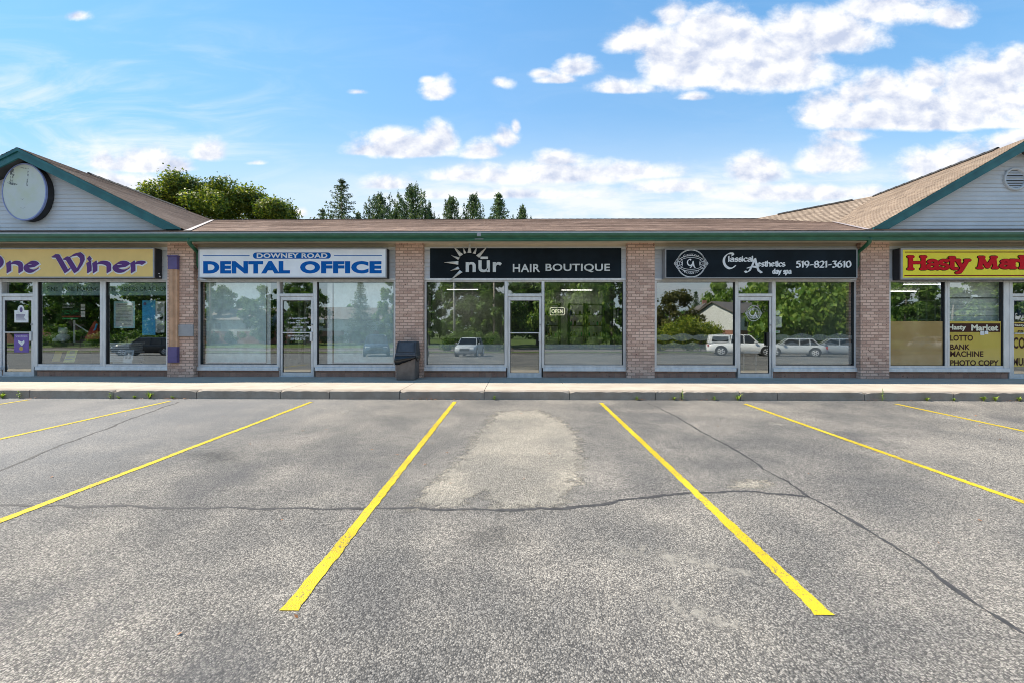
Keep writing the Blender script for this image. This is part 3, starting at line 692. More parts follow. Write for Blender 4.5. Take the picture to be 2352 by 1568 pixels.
# bays: (glass edges measured on the picture) kind, glass left, glass right
BAYS = [
 [('w', -140, -10), ('d', 15, 76), ('w', 92, 234.5), ('w', 247.5, 386)],
 [('w', 463.4, 638.8), ('d', 651, 716), ('w', 730.4, 905.5)],
 [('w', 980.6, 1159), ('d', 1172, 1238.4), ('w', 1250, 1430.4)],
 [('w', 1506.8, 1686), ('d', 1698.7, 1765), ('w', 1778.6, 1958.5)],
 [('w', 2041, 2166), ('w', 2176, 2299.6), ('d', 2325, 2392), ('w', 2410, 2530)],
]
for k, bay in enumerate(BAYS):
    X0, X1 = PIL[k][1], PIL[k+1][0]
    # wall over the windows: siding courses, trim, header
    b = MB(); z = Z_HEAD+.02
    while z < 3.40:
        z1 = min(z+.105, 3.41); b.hexa([(X0, YW-.012, z), (X1, YW-.012, z), (X1, YW+.1, z), (X0, YW+.1, z), (X0, YW+.004, z1), (X1, YW+.004, z1), (X1, YW+.1, z1), (X0, YW+.1, z1)]); z = z1
    b.build('siding', 'siding', bld)
    b = MB(); b.box(X0+.002, X1-.002, YW-.022, YW+.09, 3.413, 3.49); b.build('frieze_trim', 'trim_white', bld)
    b = MB(); b.box(X0+.001, X1-.001, YW-.004, YW+.1, 3.492, SOF); b.build('frieze', 'tan_siding', bld)
    b = MB(); b.box(X0, X1, YW-.030, YW+.11, Z_GT+.030, Z_HEAD+.018); b.build('head_bar', 'aluminium', bld, bevel=.004)
    # brick base, interrupted by the doors
    doors = [(fx(e[1], YW), fx(e[2], YW)) for e in bay if e[0] == 'd']
    segs = []; x = X0
    for a, c in doors: segs.append((x, a-.105)); x = c+.105
    segs.append((x, X1))
    for a, c in segs:
        if c-a < .05: continue
        b = MB(); b.box(a, c, YW+.002, YW+.16, 0, Z_SILL0+.002); b.build('base_wall', 'brown_brick', bld)
        s_ = MB(); s_.hexa([(a+.002, YW-.055, Z_SILL0), (c-.002, YW-.055, Z_SILL0), (c-.002, YW+.13, Z_SILL0), (a+.002, YW+.13, Z_SILL0),
                            (a+.002, YW-.045, Z_SILL1-.055), (c-.002, YW-.045, Z_SILL1-.055), (c-.002, YW+.13, Z_SILL1-.01), (a+.002, YW+.13, Z_SILL1-.01)])
        sill = s_.build('window_sill', 'aluminium', bld, bevel=.005)
    for j, (kd, p0, p1) in enumerate(bay):
        g0, g1 = fx(p0, YG), fx(p1, YG); t = .034
        # member outer limits: half-way to the neighbour or the pillar
        L0 = max(X0+.003, g0-.075) if j == 0 else (fx(bay[j-1][2], YG)+g0)/2+.0015
        R1 = min(X1-.003, g1+.075) if j == len(bay)-1 else (g1+fx(bay[j+1][1], YG))/2-.0015
        if j == 0: L0 = X0+.003
        if j == len(bay)-1: R1 = X1-.003
        if kd == 'w':
            g0 = max(g0, L0+.01); g1 = min(g1, R1-.01)
            b = MB(); b.box(L0, g0, YW-.012, YW+.10, Z_SILL1-.06, Z_GT+.028); b.box(g1, R1, YW-.012, YW+.10, Z_SILL1-.06, Z_GT+.028)
            b.box(g0, g1, YW-.004, YW+.10, Z_SILL1-.06, Z_GB); b.box(g0, g1, YW-.004, YW+.10, Z_GT, Z_GT+.028)
            w = b.build('window', 'aluminium', bld, bevel=.003)
            q = .011; b = MB(); b.box(g0, g0+q, YW+.006, YW+.09, Z_GB, Z_GT); b.box(g1-q, g1, YW+.006, YW+.09, Z_GB, Z_GT); b.box(g0+q, g1-q, YW+.006, YW+.09, Z_GB, Z_GB+q); b.box(g0+q, g1-q, YW+.006, YW+.09, Z_GT-q, Z_GT)
            b.build('gasket', 'gasket', w)
            b = MB(); b.quad((g0+.005, YG, Z_GB+.005), (g1-.005, YG, Z_GB+.005), (g1-.005, YG, Z_GT-.005), (g0+.005, YG, Z_GT-.005)); b.build('glass_pane', 'window_glass', w)
            bay[j] = (kd, p0, p1, g0, g1, w)
        else:
            j0, j1 = g0-.055, g1+.055      # leaf
            b = MB(); b.box(L0, j0-.006, YW-.014, YW+.10, 0.0, Z_GT+.028); b.box(j1+.006, R1, YW-.014, YW+.10, 0.0, Z_GT+.028)
            b.box(j0-.006, j1+.006, YW-.014, YW+.10, Z_DT+.004, Z_TR0); b.box(j0-.006, j1+.006, YW-.004, YW+.10, Z_GT, Z_GT+.028); b.box(j0-.006, j1+.006, YW-.02, YW+.10, -.002, .018)
            fr = b.build('door_frame', 'aluminium', bld, bevel=.003)
            b = MB(); b.quad((j0, YG+.02, Z_TR0+.0), (j1, YG+.02, Z_TR0), (j1, YG+.02, Z_GT), (j0, YG+.02, Z_GT)); b.build('transom_pane', 'window_glass', fr)
            gb, gt = .118, 2.052
            b = MB(); b.box(j0, g0, YW+.006, YW+.05, .02, Z_DT-.004); b.box(g1, j1, YW+.006, YW+.05, .02, Z_DT-.004); b.box(g0, g1, YW+.008, YW+.048, .02, gb); b.box(g0, g1, YW+.008, YW+.048, gt, Z_DT-.004)
            dr = b.build('door', 'aluminium', bld, bevel=.003)
            q = .010; b = MB(); b.box(g0, g0+q, YW+.014, YW+.044, gb, gt); b.box(g1-q, g1, YW+.014, YW+.044, gb, gt); b.box(g0+q, g1-q, YW+.014, YW+.044, gb, gb+q); b.box(g0+q, g1-q, YW+.014, YW+.044, gt-q, gt); b.build('gasket', 'gasket', dr)
            yg = YW+.030
            b = MB(); b.quad((g0+.004, yg, gb), (g1-.004, yg, gb), (g1-.004, yg, gt), (g0+.004, yg, gt)); b.build('glass_pane', 'window_glass', dr)
            if k != 3:
                b = MB(); b.box(g0+.002, g1-.002, YW-.018, YW+.004, 1.170, 1.198); b.build('push_bar', 'aluminium', dr, bevel=.003)
                b = MB(); b.box(g1-.015, j1-.012, YW-.030, YW+.004, .955, 1.205); b.build('handle', 'aluminium', dr, bevel=.004)
            else:
                b = MB(); b.box(g1-.085, g1-.02, YW-.035, YW+.004, .86, 1.20); b.build('handle', 'gasket', dr, bevel=.004)
            b = MB(); b.cyl(((g1+j1)/2, YW-.002, 1.40), (0, 1, 0), .022, .03, 14); b.build('lock', 'grey_metal', dr)
            bay[j] = (kd, p0, p1, g0, g1, dr)

# rooms behind the glass
for k in range(5):
    X0, X1 = PIL[k][1]-.35, PIL[k+1][0]+.35; d = 15.2 if k in (2,) else 17.6 if k == 4 else 14.4
    wallm = {0: 'interior_dark', 1: 'interior_grey', 2: 'interior_white', 3: 'interior_dark', 4: 'interior_grey'}[k]
    b = MB(); b.quad((X0, YW+.1, .012), (X1, YW+.1, .012), (X1, d, .012), (X0, d, .012)); b.build('interior_floor', 'interior_floor', bld)
    b = MB(); b.quad((X0, YW+.1, 2.82), (X0, d, 2.82), (X1, d, 2.82), (X1, YW+.1, 2.82)); b.build('interior_ceiling', 'ceiling_white', bld)
    b = MB(); b.box(X0-.05, X1+.05, d, d+.1, 0, 2.9); b.box(X0-.06, X0, YW+.12, d, 0, 2.9); b.box(X1, X1+.06, YW+.12, d, 0, 2.9); b.build('interior_wall', wallm, bld)
# outer shell at the ends and back, so that the plaza is closed
b = MB(); b.box(BX0, PIL[0][0], YW, YW+.2, 0, SOF); b.box(PIL[5][1], BX1, YW, YW+.2, 0, SOF); b.box(BX0, BX0+.2, YW+.2, 23.2, 0, SOF); b.box(BX1-.2, BX1, YW+.2, 23.2, 0, SOF); b.box(BX0, BX1, 23.2, 23.4, 0, SOF); b.build('wall', 'tan_brick', bld)

# eaves: soffit, fascia, gutter
GF = 9.74
b = MB(); b.box(BX0, BX1, GF+.13, YW+.12, SOF, SOF+.02); b.build('soffit', 'tan_siding', bld)
b = MB(); b.box(BX0, BX1, GF+.115, GF+.13, 3.535, 3.76); b.build('fascia', 'green_metal', bld)
prof = [(GF+.112, 3.53), (GF+.03, 3.53), (GF+.028, 3.575), (GF+.045, 3.595), (GF+.045, 3.612), (GF+.012, 3.64), (GF, 3.665), (GF, 3.718), (GF+.016, 3.722), (GF+.016, 3.70), (GF+.1, 3.68), (GF+.112, 3.68)]
b = MB(); b.prism_x(prof, BX0, BX1); b.build('gutter', 'green_metal', bld)
b = MB(); b.prism_x([(GF-.006, 3.720), (GF+.02, 3.724), (GF+.02, 3.734), (GF-.006, 3.731)], BX0, BX1); b.build('gutter_lip_glint', 'gutter_lip_glint', bld)  # thin pale strip along the lip, a highlight put into its colour
b = MB(); b.prism_x([(GF+.06, 3.735), (GF+.13, 3.765), (GF+.13, 3.795), (GF+.055, 3.775)], BX0, BX1); b.build('drip_edge', 'grey_metal', bld)
jx = fx(1100, GF)
b = MB(); b.box(jx-.05, jx+.05, GF-.004, GF+.02, 3.64, 3.72); b.box(jx-.11, jx+.11, GF+.02, GF+.05, 3.562, 3.58); b.build('gutter_joint', 'grey_metal', bld)
# downspouts: elbow back to the wall, then down and into it
for px, wx in ((435, 455.5), (1997, 1971)):
    xo = fx(px, GF+.07, 540); xw = fx(wx, YW-.06, 580)
    b = MB(); b.tube([(xo, GF+.07, 3.60), (xo, GF+.07, 3.545), (xo+(xw-xo)*.10, GF+.09, 3.49), (xo+(xw-xo)*.45, GF+.24, 3.42), (xo+(xw-xo)*.85, YW-.10, 3.34), (xw, YW-.06, 3.27), (xw, YW-.06, 3.02), (xw, YW-.04, 2.94), (xw, YW+.05, 2.86)],
                     [.052, .052, .05, .047, .047, .045, .043, .04, .035], 12); b.build('downspout', 'green_metal', bld, True)

# ------------------------------------------------------------------ roof
def courses(O, U, V, N, u0, u1, L_, name, mat, step=.145, th=.012, uscale=1.0):
    """stepped shingle courses: u along the eaves (u0, u1 may be functions of the run v), v up the slope"""
    O, U, V, N = Vector(O), Vector(U).normalized(), Vector(V).normalized(), Vector(N).normalized()
    n = int(math.ceil(L_/step)); vs, fs, uv = [], [], []
    for i in range(n):
        v0, v1 = i*step, min((i+1)*step, L_)
        a0, a1 = (u0(v0), u1(v0)) if callable(u0) else (u0, u1); c0, c1 = (u0(v1), u1(v1)) if callable(u0) else (u0, u1)
        if a1 <= a0 and c1 <= c0: continue
        m_ = max(1, int((a1-a0)/1.2)); o = len(vs)
        for j in range(m_+1):
            t = j/m_; ua = a0+(a1-a0)*t; uc = c0+(c1-c0)*t; w = random.uniform(-.002, .002)
            vs += [O+U*ua+V*v0, O+U*ua+V*v0+N*(th+w), O+U*uc+V*v1]; uv += [(ua, v0), (ua, v0+.001), (uc, v1)]
        for j in range(m_):
            p = o+3*j; fs += [(p, p+3, p+4, p+1), (p+1, p+4, p+5, p+2)]
    me = bpy.data.meshes.new(name); me.from_pydata([tuple(v) for v in vs], [], fs)
    l = me.uv_layers.new(name='uv'); idx = [0]*len(me.loops); me.loops.foreach_get('vertex_index', idx)
    l.data.foreach_set('uv', [c for i in idx for c in uv[i]])
    return link(name, me, mat, bld)
EAVE_Y, EAVE_Z, RIDGE_Y, RIDGE_Z = GF+.05, 3.785, 16.6, 6.10
sl = (RIDGE_Z-EAVE_Z)/(RIDGE_Y-EAVE_Y); ln = math.hypot(RIDGE_Y-EAVE_Y, RIDGE_Z-EAVE_Z)
courses((0, EAVE_Y, EAVE_Z), (1, 0, 0), (0, 1, sl), (0, -sl, 1), BX0, BX1, ln, 'roof', 'brown_shingle', th=.004)
b = MB(); b.quad((BX1, RIDGE_Y, RIDGE_Z), (BX0, RIDGE_Y, RIDGE_Z), (BX0, 23.6, EAVE_Z-.05), (BX1, 23.6, EAVE_Z-.05)); b.build('rear_roof', 'brown_shingle', bld)
b = MB()
x = BX0
while x < 11.0:
    b.hexa([(x, RIDGE_Y-.14, RIDGE_Z-.035), (x+.32, RIDGE_Y-.14, RIDGE_Z-.035), (x+.32, RIDGE_Y+.02, RIDGE_Z+.0), (x, RIDGE_Y+.02, RIDGE_Z), (x, RIDGE_Y-.14, RIDGE_Z-.015), (x+.32, RIDGE_Y-.14, RIDGE_Z-.024), (x+.32, RIDGE_Y+.03, RIDGE_Z+.022), (x, RIDGE_Y+.03, RIDGE_Z+.034)]); x += .30
b.build('ridge_cap', 'ridge_shingle', bld)

RK = 9.95                                   # plane of the barge boards
def gable(apx, apy, ex, ey, side, deep, hfar, vent):
    """side = +1: the slope seen from the car park falls to the right of the ridge"""
    A = at(apx, apy, RK); E_ = at(ex, ey, RK); s_ = abs((A.z-E_.z)/(A.x-E_.x)); half = abs(E_.x-A.x)
    z0 = E_.z
    for sd in (side, -side):
        V = Vector((-sd, 0, s_)); N = Vector((sd*s_, 0, 1)); L2 = math.hypot(half, A.z-z0)
        mt = 'grey_shingle' if side > 0 else 'tan_shingle'
        courses((A.x+sd*half, RK-.03, z0), (0, 1, 0), V, N, 0, deep-RK, L2, 'gable_roof', mt, step=.14)
    # barge boards, each with a narrower strip over it, soffit, wall
    th = .25
    for sd in (1, -1):
        lo = (A.x+sd*(half-.02), z0-.012); b = MB()
        top = [(A.x, A.z-.015), lo]
        b.prism_y([(A.x, A.z-.015-th), (A.x+sd*(half-.02-.25/s_*.9), z0-.03), (lo[0], lo[1]-.018), lo, (A.x, A.z-.015)], RK, RK+.035); b.build('barge_board', 'teal_metal', bld)
        b = MB(); h2 = .085; b.prism_y([(A.x, A.z-h2-.01), (A.x+sd*(half-.0), z0-h2*.6), (A.x+sd*(half+.01), z0-.005), (A.x, A.z-.008)], RK-.028, RK-.002); b.build('barge_trim', 'teal_metal', bld)
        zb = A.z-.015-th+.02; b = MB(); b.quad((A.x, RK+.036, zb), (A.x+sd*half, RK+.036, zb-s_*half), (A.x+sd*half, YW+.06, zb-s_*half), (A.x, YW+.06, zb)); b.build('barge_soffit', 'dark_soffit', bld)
    zt = A.z-.255; b = MB(); z = 3.93; e = .112
    while z < zt-.03:
        z1 = min(z+e, zt-.01); w0 = (zt-z)/s_; w1 = (zt-z1)/s_
        b.add([(A.x-w0, YW-.013, z), (A.x+w0, YW-.013, z), (A.x+w1, YW+.003, z1), (A.x-w1, YW+.003, z1), (A.x-w0, YW+.003, z), (A.x+w0, YW+.003, z)], [(0, 1, 2, 3), (1, 0, 4, 5)]); z = z1
    b.build('gable_siding', 'siding', bld)
    b = MB(); w0 = (zt-3.6)/s_; b.prism_y([(A.x-w0, 3.6), (A.x+w0, 3.6), (A.x, zt)], YW+.01, YW+.1); b.build('gable_wall', 'siding', bld)
    # roof edge cap lying along the ridge, from the middle backwards
    return A, s_, half
AL, SL, HL = gable(42, 340, 415, 524.5, 1, 16.4, 0, False)
AR, SR, HR = gable(2377, 310, 2005, 523.5, -1, 14.4, 0, True)
for A, y0, y1 in ((AL, 11.6, 14.7), (AR, 10.7, 14.2)):
    b = MB(); y = y0
    while y < y1:
        b.hexa([(A.x-.15, y, A.z-.05), (A.x+.15, y, A.z-.05), (A.x+.15, y+.3, A.z-.05), (A.x-.15, y+.3, A.z-.05), (A.x-.02, y, A.z+.05), (A.x+.02, y, A.z+.05), (A.x+.02, y+.3, A.z+.035), (A.x-.02, y+.3, A.z+.035)]); y += .28
    b.build('ridge_cap', 'ridge_shingle', bld)
# valley flashing
def valley(A, s_, half, sd):
    cx = A.x+sd*half; b = MB(); n = Vector((0, -sl, 1)).normalized()
    P = []
    for t in (0.06, 6.4):
        y = EAVE_Y+t; z = EAVE_Z+sl*t; x = cx-sd*(z-(A.z-s_*half))/s_; P.append(Vector((x, y, z)))
    w = .13; d = Vector((sd, 0, 0))
    b.quad(P[0]+n*.022-d*.06, P[0]+n*.022+d*w, P[1]+n*.022+d*w*.8, P[1]+n*.022-d*.06); b.build('valley_flashing', 'flashing', bld)
valley(AL, SL, HL, 1); valley(AR, SR, HR, -1)
# the higher, turned roof behind the right gable
A1 = Vector((AR.x, 14.25, AR.z-.01)); B1 = at(1722, 505, 16.75)
dr = (B1-A1); dh = Vector((dr.x, dr.y, 0)).normalized(); fr_ = Vector((dh.y, -dh.x, 0)) if Vector((dh.y, -dh.x, 0)).y < 0 else Vector((-dh.y, dh.x, 0))
slv = .62; V = Vector((-fr_.x, -fr_.y, slv)); V.normalize(); Lr = 3.6
O1 = A1-V*Lr; U1 = dr.normalized()
courses(O1, U1, V, U1.cross(V) if U1.cross(V).z > 0 else V.cross(U1), -1.5, dr.length+.1, Lr, 'turned_roof', 'tan_shingle')
b = MB(); Bk = Vector((18, 22, A1.z+.05)); b.quad(A1, B1, (B1.x+3, 23, B1.z-.3), (18, 23, A1.z-.4), (18, A1.y, A1.z-.4)); b.build('turned_rear_roof', 'brown_shingle', bld)
b = MB(); n = 12
for i in range(2, n-3):
    p, q = A1+dr*(i/n), A1+dr*((i+1)/n); b.hexa([p+fr_*.13+Vector((0, 0, -.05)), q+fr_*.13+Vector((0, 0, -.05)), q-fr_*.08, p-fr_*.08, p+fr_*.12+Vector((0, 0, .0)), q+fr_*.12+Vector((0, 0, -.01)), q-fr_*.06+Vector((0, 0, .05)), p-fr_*.06+Vector((0, 0, .06))])
b.build('ridge_cap', 'ridge_shingle', bld)
# round louvre in the right gable
vc = at(2331, 412, YW-.02)
b = MB(); o = 32; R0, R1_ = .305, .245
ring = [(math.cos(2*math.pi*i/o), math.sin(2*math.pi*i/o)) for i in range(o)]
b.v = [(vc.x+c*r_, YW-y, vc.z+s*r_) for r_, y in ((R0, .0), (R0, .045), (R1_+.03, .055), (R1_, .035), (R1_, -.01)) for c, s in ring]
for a in range(4):
    for i in range(o): b.f.append((a*o+i, a*o+(i+1) % o, (a+1)*o+(i+1) % o, (a+1)*o+i))
vent = b.build('gable_vent', 'siding', bld, True)
b = MB(); b.cyl((vc.x, YW-.002, vc.z), (0, 1, 0), R1_, .01, 32); b.build('vent_back', 'interior_dark', vent)
b = MB()
for i in range(7):
    z = vc.z-R1_+.035+i*.066; w = math.sqrt(max(0, R1_**2-(z-vc.z)**2))-.004
    if w > .03: b.hexa([(vc.x-w, YW-.035, z-.02), (vc.x+w, YW-.035, z-.02), (vc.x+w, YW-.029, z-.02), (vc.x-w, YW-.029, z-.02), (vc.x-w, YW-.012, z+.022), (vc.x+w, YW-.012, z+.022), (vc.x+w, YW-.008, z+.022), (vc.x-w, YW-.008, z+.022)])
b.build('vent_slats', 'siding', vent)
# ------------------------------------------------------------------ signs on the facade
def lightbox(name, label, px0, px1, py0, py1, YF, YB, face_mat, cab='dark_paint', rim='grey_metal', rimw=.028):
    x0, x1, z0, z1 = rpx(px0, px1, py0, py1, YF)
    t = thing(name, label, 'sign', ((x0+x1)/2, YB, z0), None)
    b = MB(); b.box(x0-rimw, x1+rimw, YF+.03, YB, z0-rimw, z1+rimw); b.build('cabinet', cab, t)
    b = MB(); r_ = rimw
    b.box(x0-r_, x1+r_, YF-.008, YF+.03, z1, z1+r_); b.box(x0-r_, x1+r_, YF-.008, YF+.03, z0-r_, z0); b.box(x0-r_, x0, YF-.008, YF+.03, z0, z1); b.box(x1, x1+r_, YF-.008, YF+.03, z0, z1)
    b.build('frame', rim, t, bevel=.003)
    b = MB(); b.box(x0, x1, YF, YF+.028, z0, z1); b.build('face_panel', face_mat, t)
    return t, (x0, x1, z0, z1)
def letters(fn, name, mat, parent):
    b = MB(); fn(b); return b.build(name, mat, parent)
YS = 10.05
# wine shop
s, _ = lightbox('lightbox_sign', 'gold lightbox sign with purple blackletter writing outlined in white', -210, 351.5, 572.8, 636.3, YS, YW-.03, 'gold_panel')
def wine(mb, grow, dy, d, words):
    NB_ = (.135, .022, 33)
    for w, r_ in (('O', (-66, 4, 584, 626)), ('ne', (20, 86, 603, 625)), ('W', (124, 190, 584, 625)), ('iner', (204, 331, 603, 625))):
        if w not in words: continue
        a, c, z0, z1 = rpx(*r_, YS)
        xs = [p[0] for q in pen_word(w)[0] for p in q]; zs = [p[1] for q in pen_word(w)[0] for p in q]
        pen_into(mb, w, a+d[0], c+d[0], z0+d[1], z1+d[1], YS-dy, NB_, grow, box=(min(xs), max(xs), min(zs), max(zs)))
for wd in (('O', 'ne'), ('W', 'iner')):
    letters(lambda b: wine(b, .016, .002, (.014, -.014), wd), 'lettering_outline', 'white_vinyl', s)
    letters(lambda b: wine(b, .0, .008, (0, 0), wd), 'lettering', 'purple_vinyl', s)
x = fx(361, YS+.1); b = MB()
xs_ = fx(351.5, YS)+.028
b.box(xs_, xs_+.003, YS+.12, YS+.16, 2.75, 2.77); b.box(xs_, xs_+.003, YS+.14, YS+.19, 2.665, 2.70); b.build('label_sticker', 'white_vinyl', s)
# dental office
s, r_ = lightbox('lightbox_sign', 'white lightbox sign with blue capitals reading dental office', 458, 885.5, 573.5, 636.5, YS, YW-.03, 'white_panel', rim='grey_metal')
def pill(mb, px0, px1, py0, py1, Y, n=14):
    x0, x1, z0, z1 = rpx(px0, px1, py0, py1, Y); h = (z1-z0)/2; zc = (z0+z1)/2
    mb.quad(*[(x1-h+h*math.cos(a), Y, zc+h*math.sin(a)) for a in [R(-90+180*i/n) for i in range(n+1)]]+[(x0+h+h*math.cos(a), Y, zc+h*math.sin(a)) for a in [R(90+180*i/n) for i in range(n+1)]])
def rect(mb, px0, px1, py0, py1, Y):
    x0, x1, z0, z1 = rpx(px0, px1, py0, py1, Y); mb.quad((x0, Y, z0), (x1, Y, z0), (x1, Y, z1), (x0, Y, z1))
for w, q in (('DENTAL', (466.5, 666, 600.3, 628.8)), ('OFFICE', (689, 876.5, 600.3, 628.8))): letters(lambda b: pxtext(b, w, *q, YS-.003, bold=.06, spacing=1.08), 'lettering', 'blue_vinyl', s)
letters(lambda b: pill(b, 580.8, 759.7, 580.6, 595, YS-.003), 'street_plaque', 'blue_vinyl', s)
for q in ((465.8, 573), (767, 877)): letters(lambda b: rect(b, *q, 587, 588.6, YS-.003), 'rule_line', 'blue_vinyl', s)
letters(lambda b: pxtext(b, 'DOWNEY ROAD', 589.5, 752, 582.4, 593.4, YS-.006, bold=.035, spacing=1.08), 'street_lettering', 'white_vinyl', s)
# hair salon: flat panel with raised letters and rays
YN = 10.262
x0, x1, z0, z1 = rpx(987.5, 1427, 570.5, 639.2, YN)
s = thing('panel_sign', 'black panel sign with raised silver letters and sunburst rays', 'sign', ((x0+x1)/2, YW-.02, z0))
b = MB(); b.box(x0, x1, YN, YW-.015, z0, z1); b.build('face_panel', 'black_panel', s, bevel=.004)
YL = YN-.035
C4 = lambda x, y: (894.2+.2578*x, 526.7+.2578*y)
def c4r(x0, x1, y0, y1): a = C4(x0, y0); c = C4(x1, y1); return a[0], c[0], a[1], c[1]
for w, q, bd in (('nūr', (680, 1002, 246, 384), .022), ('HAIR', (1100, 1342, 311, 383), .016), ('BOUTIQUE', (1392, 1966, 309, 385), .016)): letters(lambda b: pxtext(b, w, *c4r(*q), YL, bold=bd, spacing=1.04, depth=.03), 'lettering', 'silver_letter', s)
rays = [((697, 212), (731, 212), (716, 80)), ((742, 216), (768, 222), (785, 149)), ((773, 236), (801, 256), (877, 151)), ((664, 221), (686, 213), (650, 143)), ((626, 246), (657, 225), (560, 141)),
        ((613, 275), (627, 254), (549, 233)), ((614, 318), (615, 284), (487, 297)), ((626, 357), (612, 334), (543, 372)), ((652, 384), (627, 366), (540, 459))]
for a, c, d in rays:
    P = [at(*C4(*q), YL) for q in (a, c, d)]; m_ = (P[0]+P[1]+P[2])/3
    b = MB(); top = Vector((m_.x, YL-.028, m_.z)); base = [Vector((p.x, YN-.012, p.z)) for p in P]
    b.add([*P, top, *base], [(0, 1, 3), (1, 2, 3), (2, 0, 3), (0, 4, 5, 1), (1, 5, 6, 2), (2, 6, 4, 0)]); b.build('sun_ray', 'silver_letter', s)
# day spa
s, r_ = lightbox('lightbox_sign', 'black lightbox sign with round emblem, white script and a telephone number', 1530, 1966.5, 574, 637.4, YS, YW-.03, 'black_panel', cab='box_metal', rim='box_metal')
C5 = lambda x, y: (1421+.2578*x, 526.7+.2578*y)
def c5r(x0, x1, y0, y1): a = C5(x0, y0); c = C5(x1, y1); return a[0], c[0], a[1], c[1]
def emblem(mb, cx, cz, rx, rz, Y, small=False):
    def ring(a, c, w, a0=0, a1=360, ox=0, oz=0, n=40):
        P = [(cx+ox+a*rx*math.cos(R(a0+(a1-a0)*i/n)), cz+oz+c*rz*math.sin(R(a0+(a1-a0)*i/n))) for i in range(n+1)]
        for p, q in zip(P, P[1:]):
            tx, tz = q[0]-p[0], q[1]-p[1]; l = math.hypot(tx, tz) or 1; nx_, nz_ = -tz/l*w/2, tx/l*w/2
            mb.add([(p[0]+nx_, Y, p[1]+nz_), (p[0]-nx_, Y, p[1]-nz_), (q[0]-nx_, Y, q[1]-nz_), (q[0]+nx_, Y, q[1]+nz_)], [(0, 1, 2, 3)])
    w = rx*.035
    ring(.90, 1.0, w); ring(.95, 1.06*.99, w*.6)
    ring(.80, .42, w, 18, 162, 0, rz*.16); ring(.80, .42, w, 198, 342, 0, -rz*.16); ring(.72, .32, w*.8, 18, 162, 0, rz*.12); ring(.72, .32, w*.8, 198, 342, 0, -rz*.12)
    for sg in (-1, 1):
        ring(.14, .26, w, 0, 360, sg*rx*.92); ring(.20, .14, w, 0, 360, sg*rx*.80); ring(.09, .10, w, 0, 360, sg*rx*1.02); ring(.24, .40, w*.8, 0, 360, sg*rx*.80)
        for a in (58, 70, -58, -70): ring(.9, 1.0, w*2.2, (90-sg*a)-4, (90-sg*a)+4, n=4); 
    if small: return
    for s_, sg in (('Classical', 1), ('Aesthetics', -1)):
        for i, ch in enumerate(s_):
            t = (i-(len(s_)-1)/2)/len(s_); ang = t*1.55
            x = cx+rx*.88*math.sin(ang)*.86; z = cz+sg*(rz*.72*math.cos(ang))-sg*rz*.02
            vs, fs = text_polys(ch, .0, .25); hh = rz*.26; o = len(mb.v); ro = -ang*.7*sg
            for vx, vy in vs: 
                px_, py_ = (vx-.3)*hh, (vy-.35)*hh; mb.v.append((x+px_*math.cos(ro)-py_*math.sin(ro), Y, z+px_*math.sin(ro)+py_*math.cos(ro)))
            mb.f += [tuple(k+o for k in f) for f in fs]
c = at(*C5(645, 307), YS); rx = fx(C5(780, 0)[0], YS)-c.x
letters(lambda b: emblem(b, c.x, c.z, rx, rx*.885, YS-.003), 'emblem', 'white_vinyl', s)
def pw(w, q, nib): letters(lambda b: pen_into(b, w, *rpx(*c5r(*q), YS), YS-.003, nib), 'lettering', 'white_vinyl', s)
for ch, r2 in (('C', (612, 648, 270, 325)), ('A', (636, 680, 288, 345))): pw(ch, r2, (.030, .012, 35))
pw('C', (936, 1036, 216, 352), (.062, .018, 30)); pw('A', (1126, 1272, 264, 388), (.058, .018, 25)); pw('lassical', (980, 1190, 243, 289), (.036, .014, 30)); pw('esthetics', (1238, 1478, 286, 333), (.034, .014, 30)); pw('day spa', (1372, 1534, 356, 410), (.034, .014, 30)); pw('519-821-3610', (1584, 2064, 286, 342), (.042, .014, 25))
# convenience store
s, r_ = lightbox('lightbox_sign', 'yellow lightbox sign with fat red slab lettering between two red lines', 2073, 2530, 574, 638.6, YS, YW-.03, 'yellow_panel', rimw=.045)
C7 = lambda x, y: (1947.7+.2578*x, 526.7+.2578*y)
def c7r(x0, x1, y0, y1): a = C7(x0, y0); c = C7(x1, y1); return a[0], c[0], a[1], c[1]
def hasty(b, grow, dy, word):
    for w, r2, bx in (('Hasty', (540, 1075, 247, 390), None), ('Market', (1157, 1840, 247, 347), None)):
        if w != word: continue
        a, d, z0, z1 = rpx(*c7r(*r2), YS); 
        st, mk = pen_word(w, .105); xs = [p[0] for q in st for p in q]; zs = [p[1] for q in st for p in q]
        pen_into(b, w, a, d, z0, z1, YS, (.118, .066, 0, 1), grow, .105, box=(min(xs), max(xs), min(zs), max(zs)), dy=dy)
for wd in ('Hasty', 'Market'):
    letters(lambda b: hasty(b, .013, .002, wd), 'lettering_outline', 'black_vinyl', s)
    letters(lambda b: hasty(b, 0, .012, wd), 'lettering', 'red_vinyl', s)
letters(lambda b: (rect(b, *c7r(508, 2300, 201, 209), YS-.003), rect(b, *c7r(502, 2300, 410, 419), YS-.003)), 'border_line', 'darkred_vinyl', s)
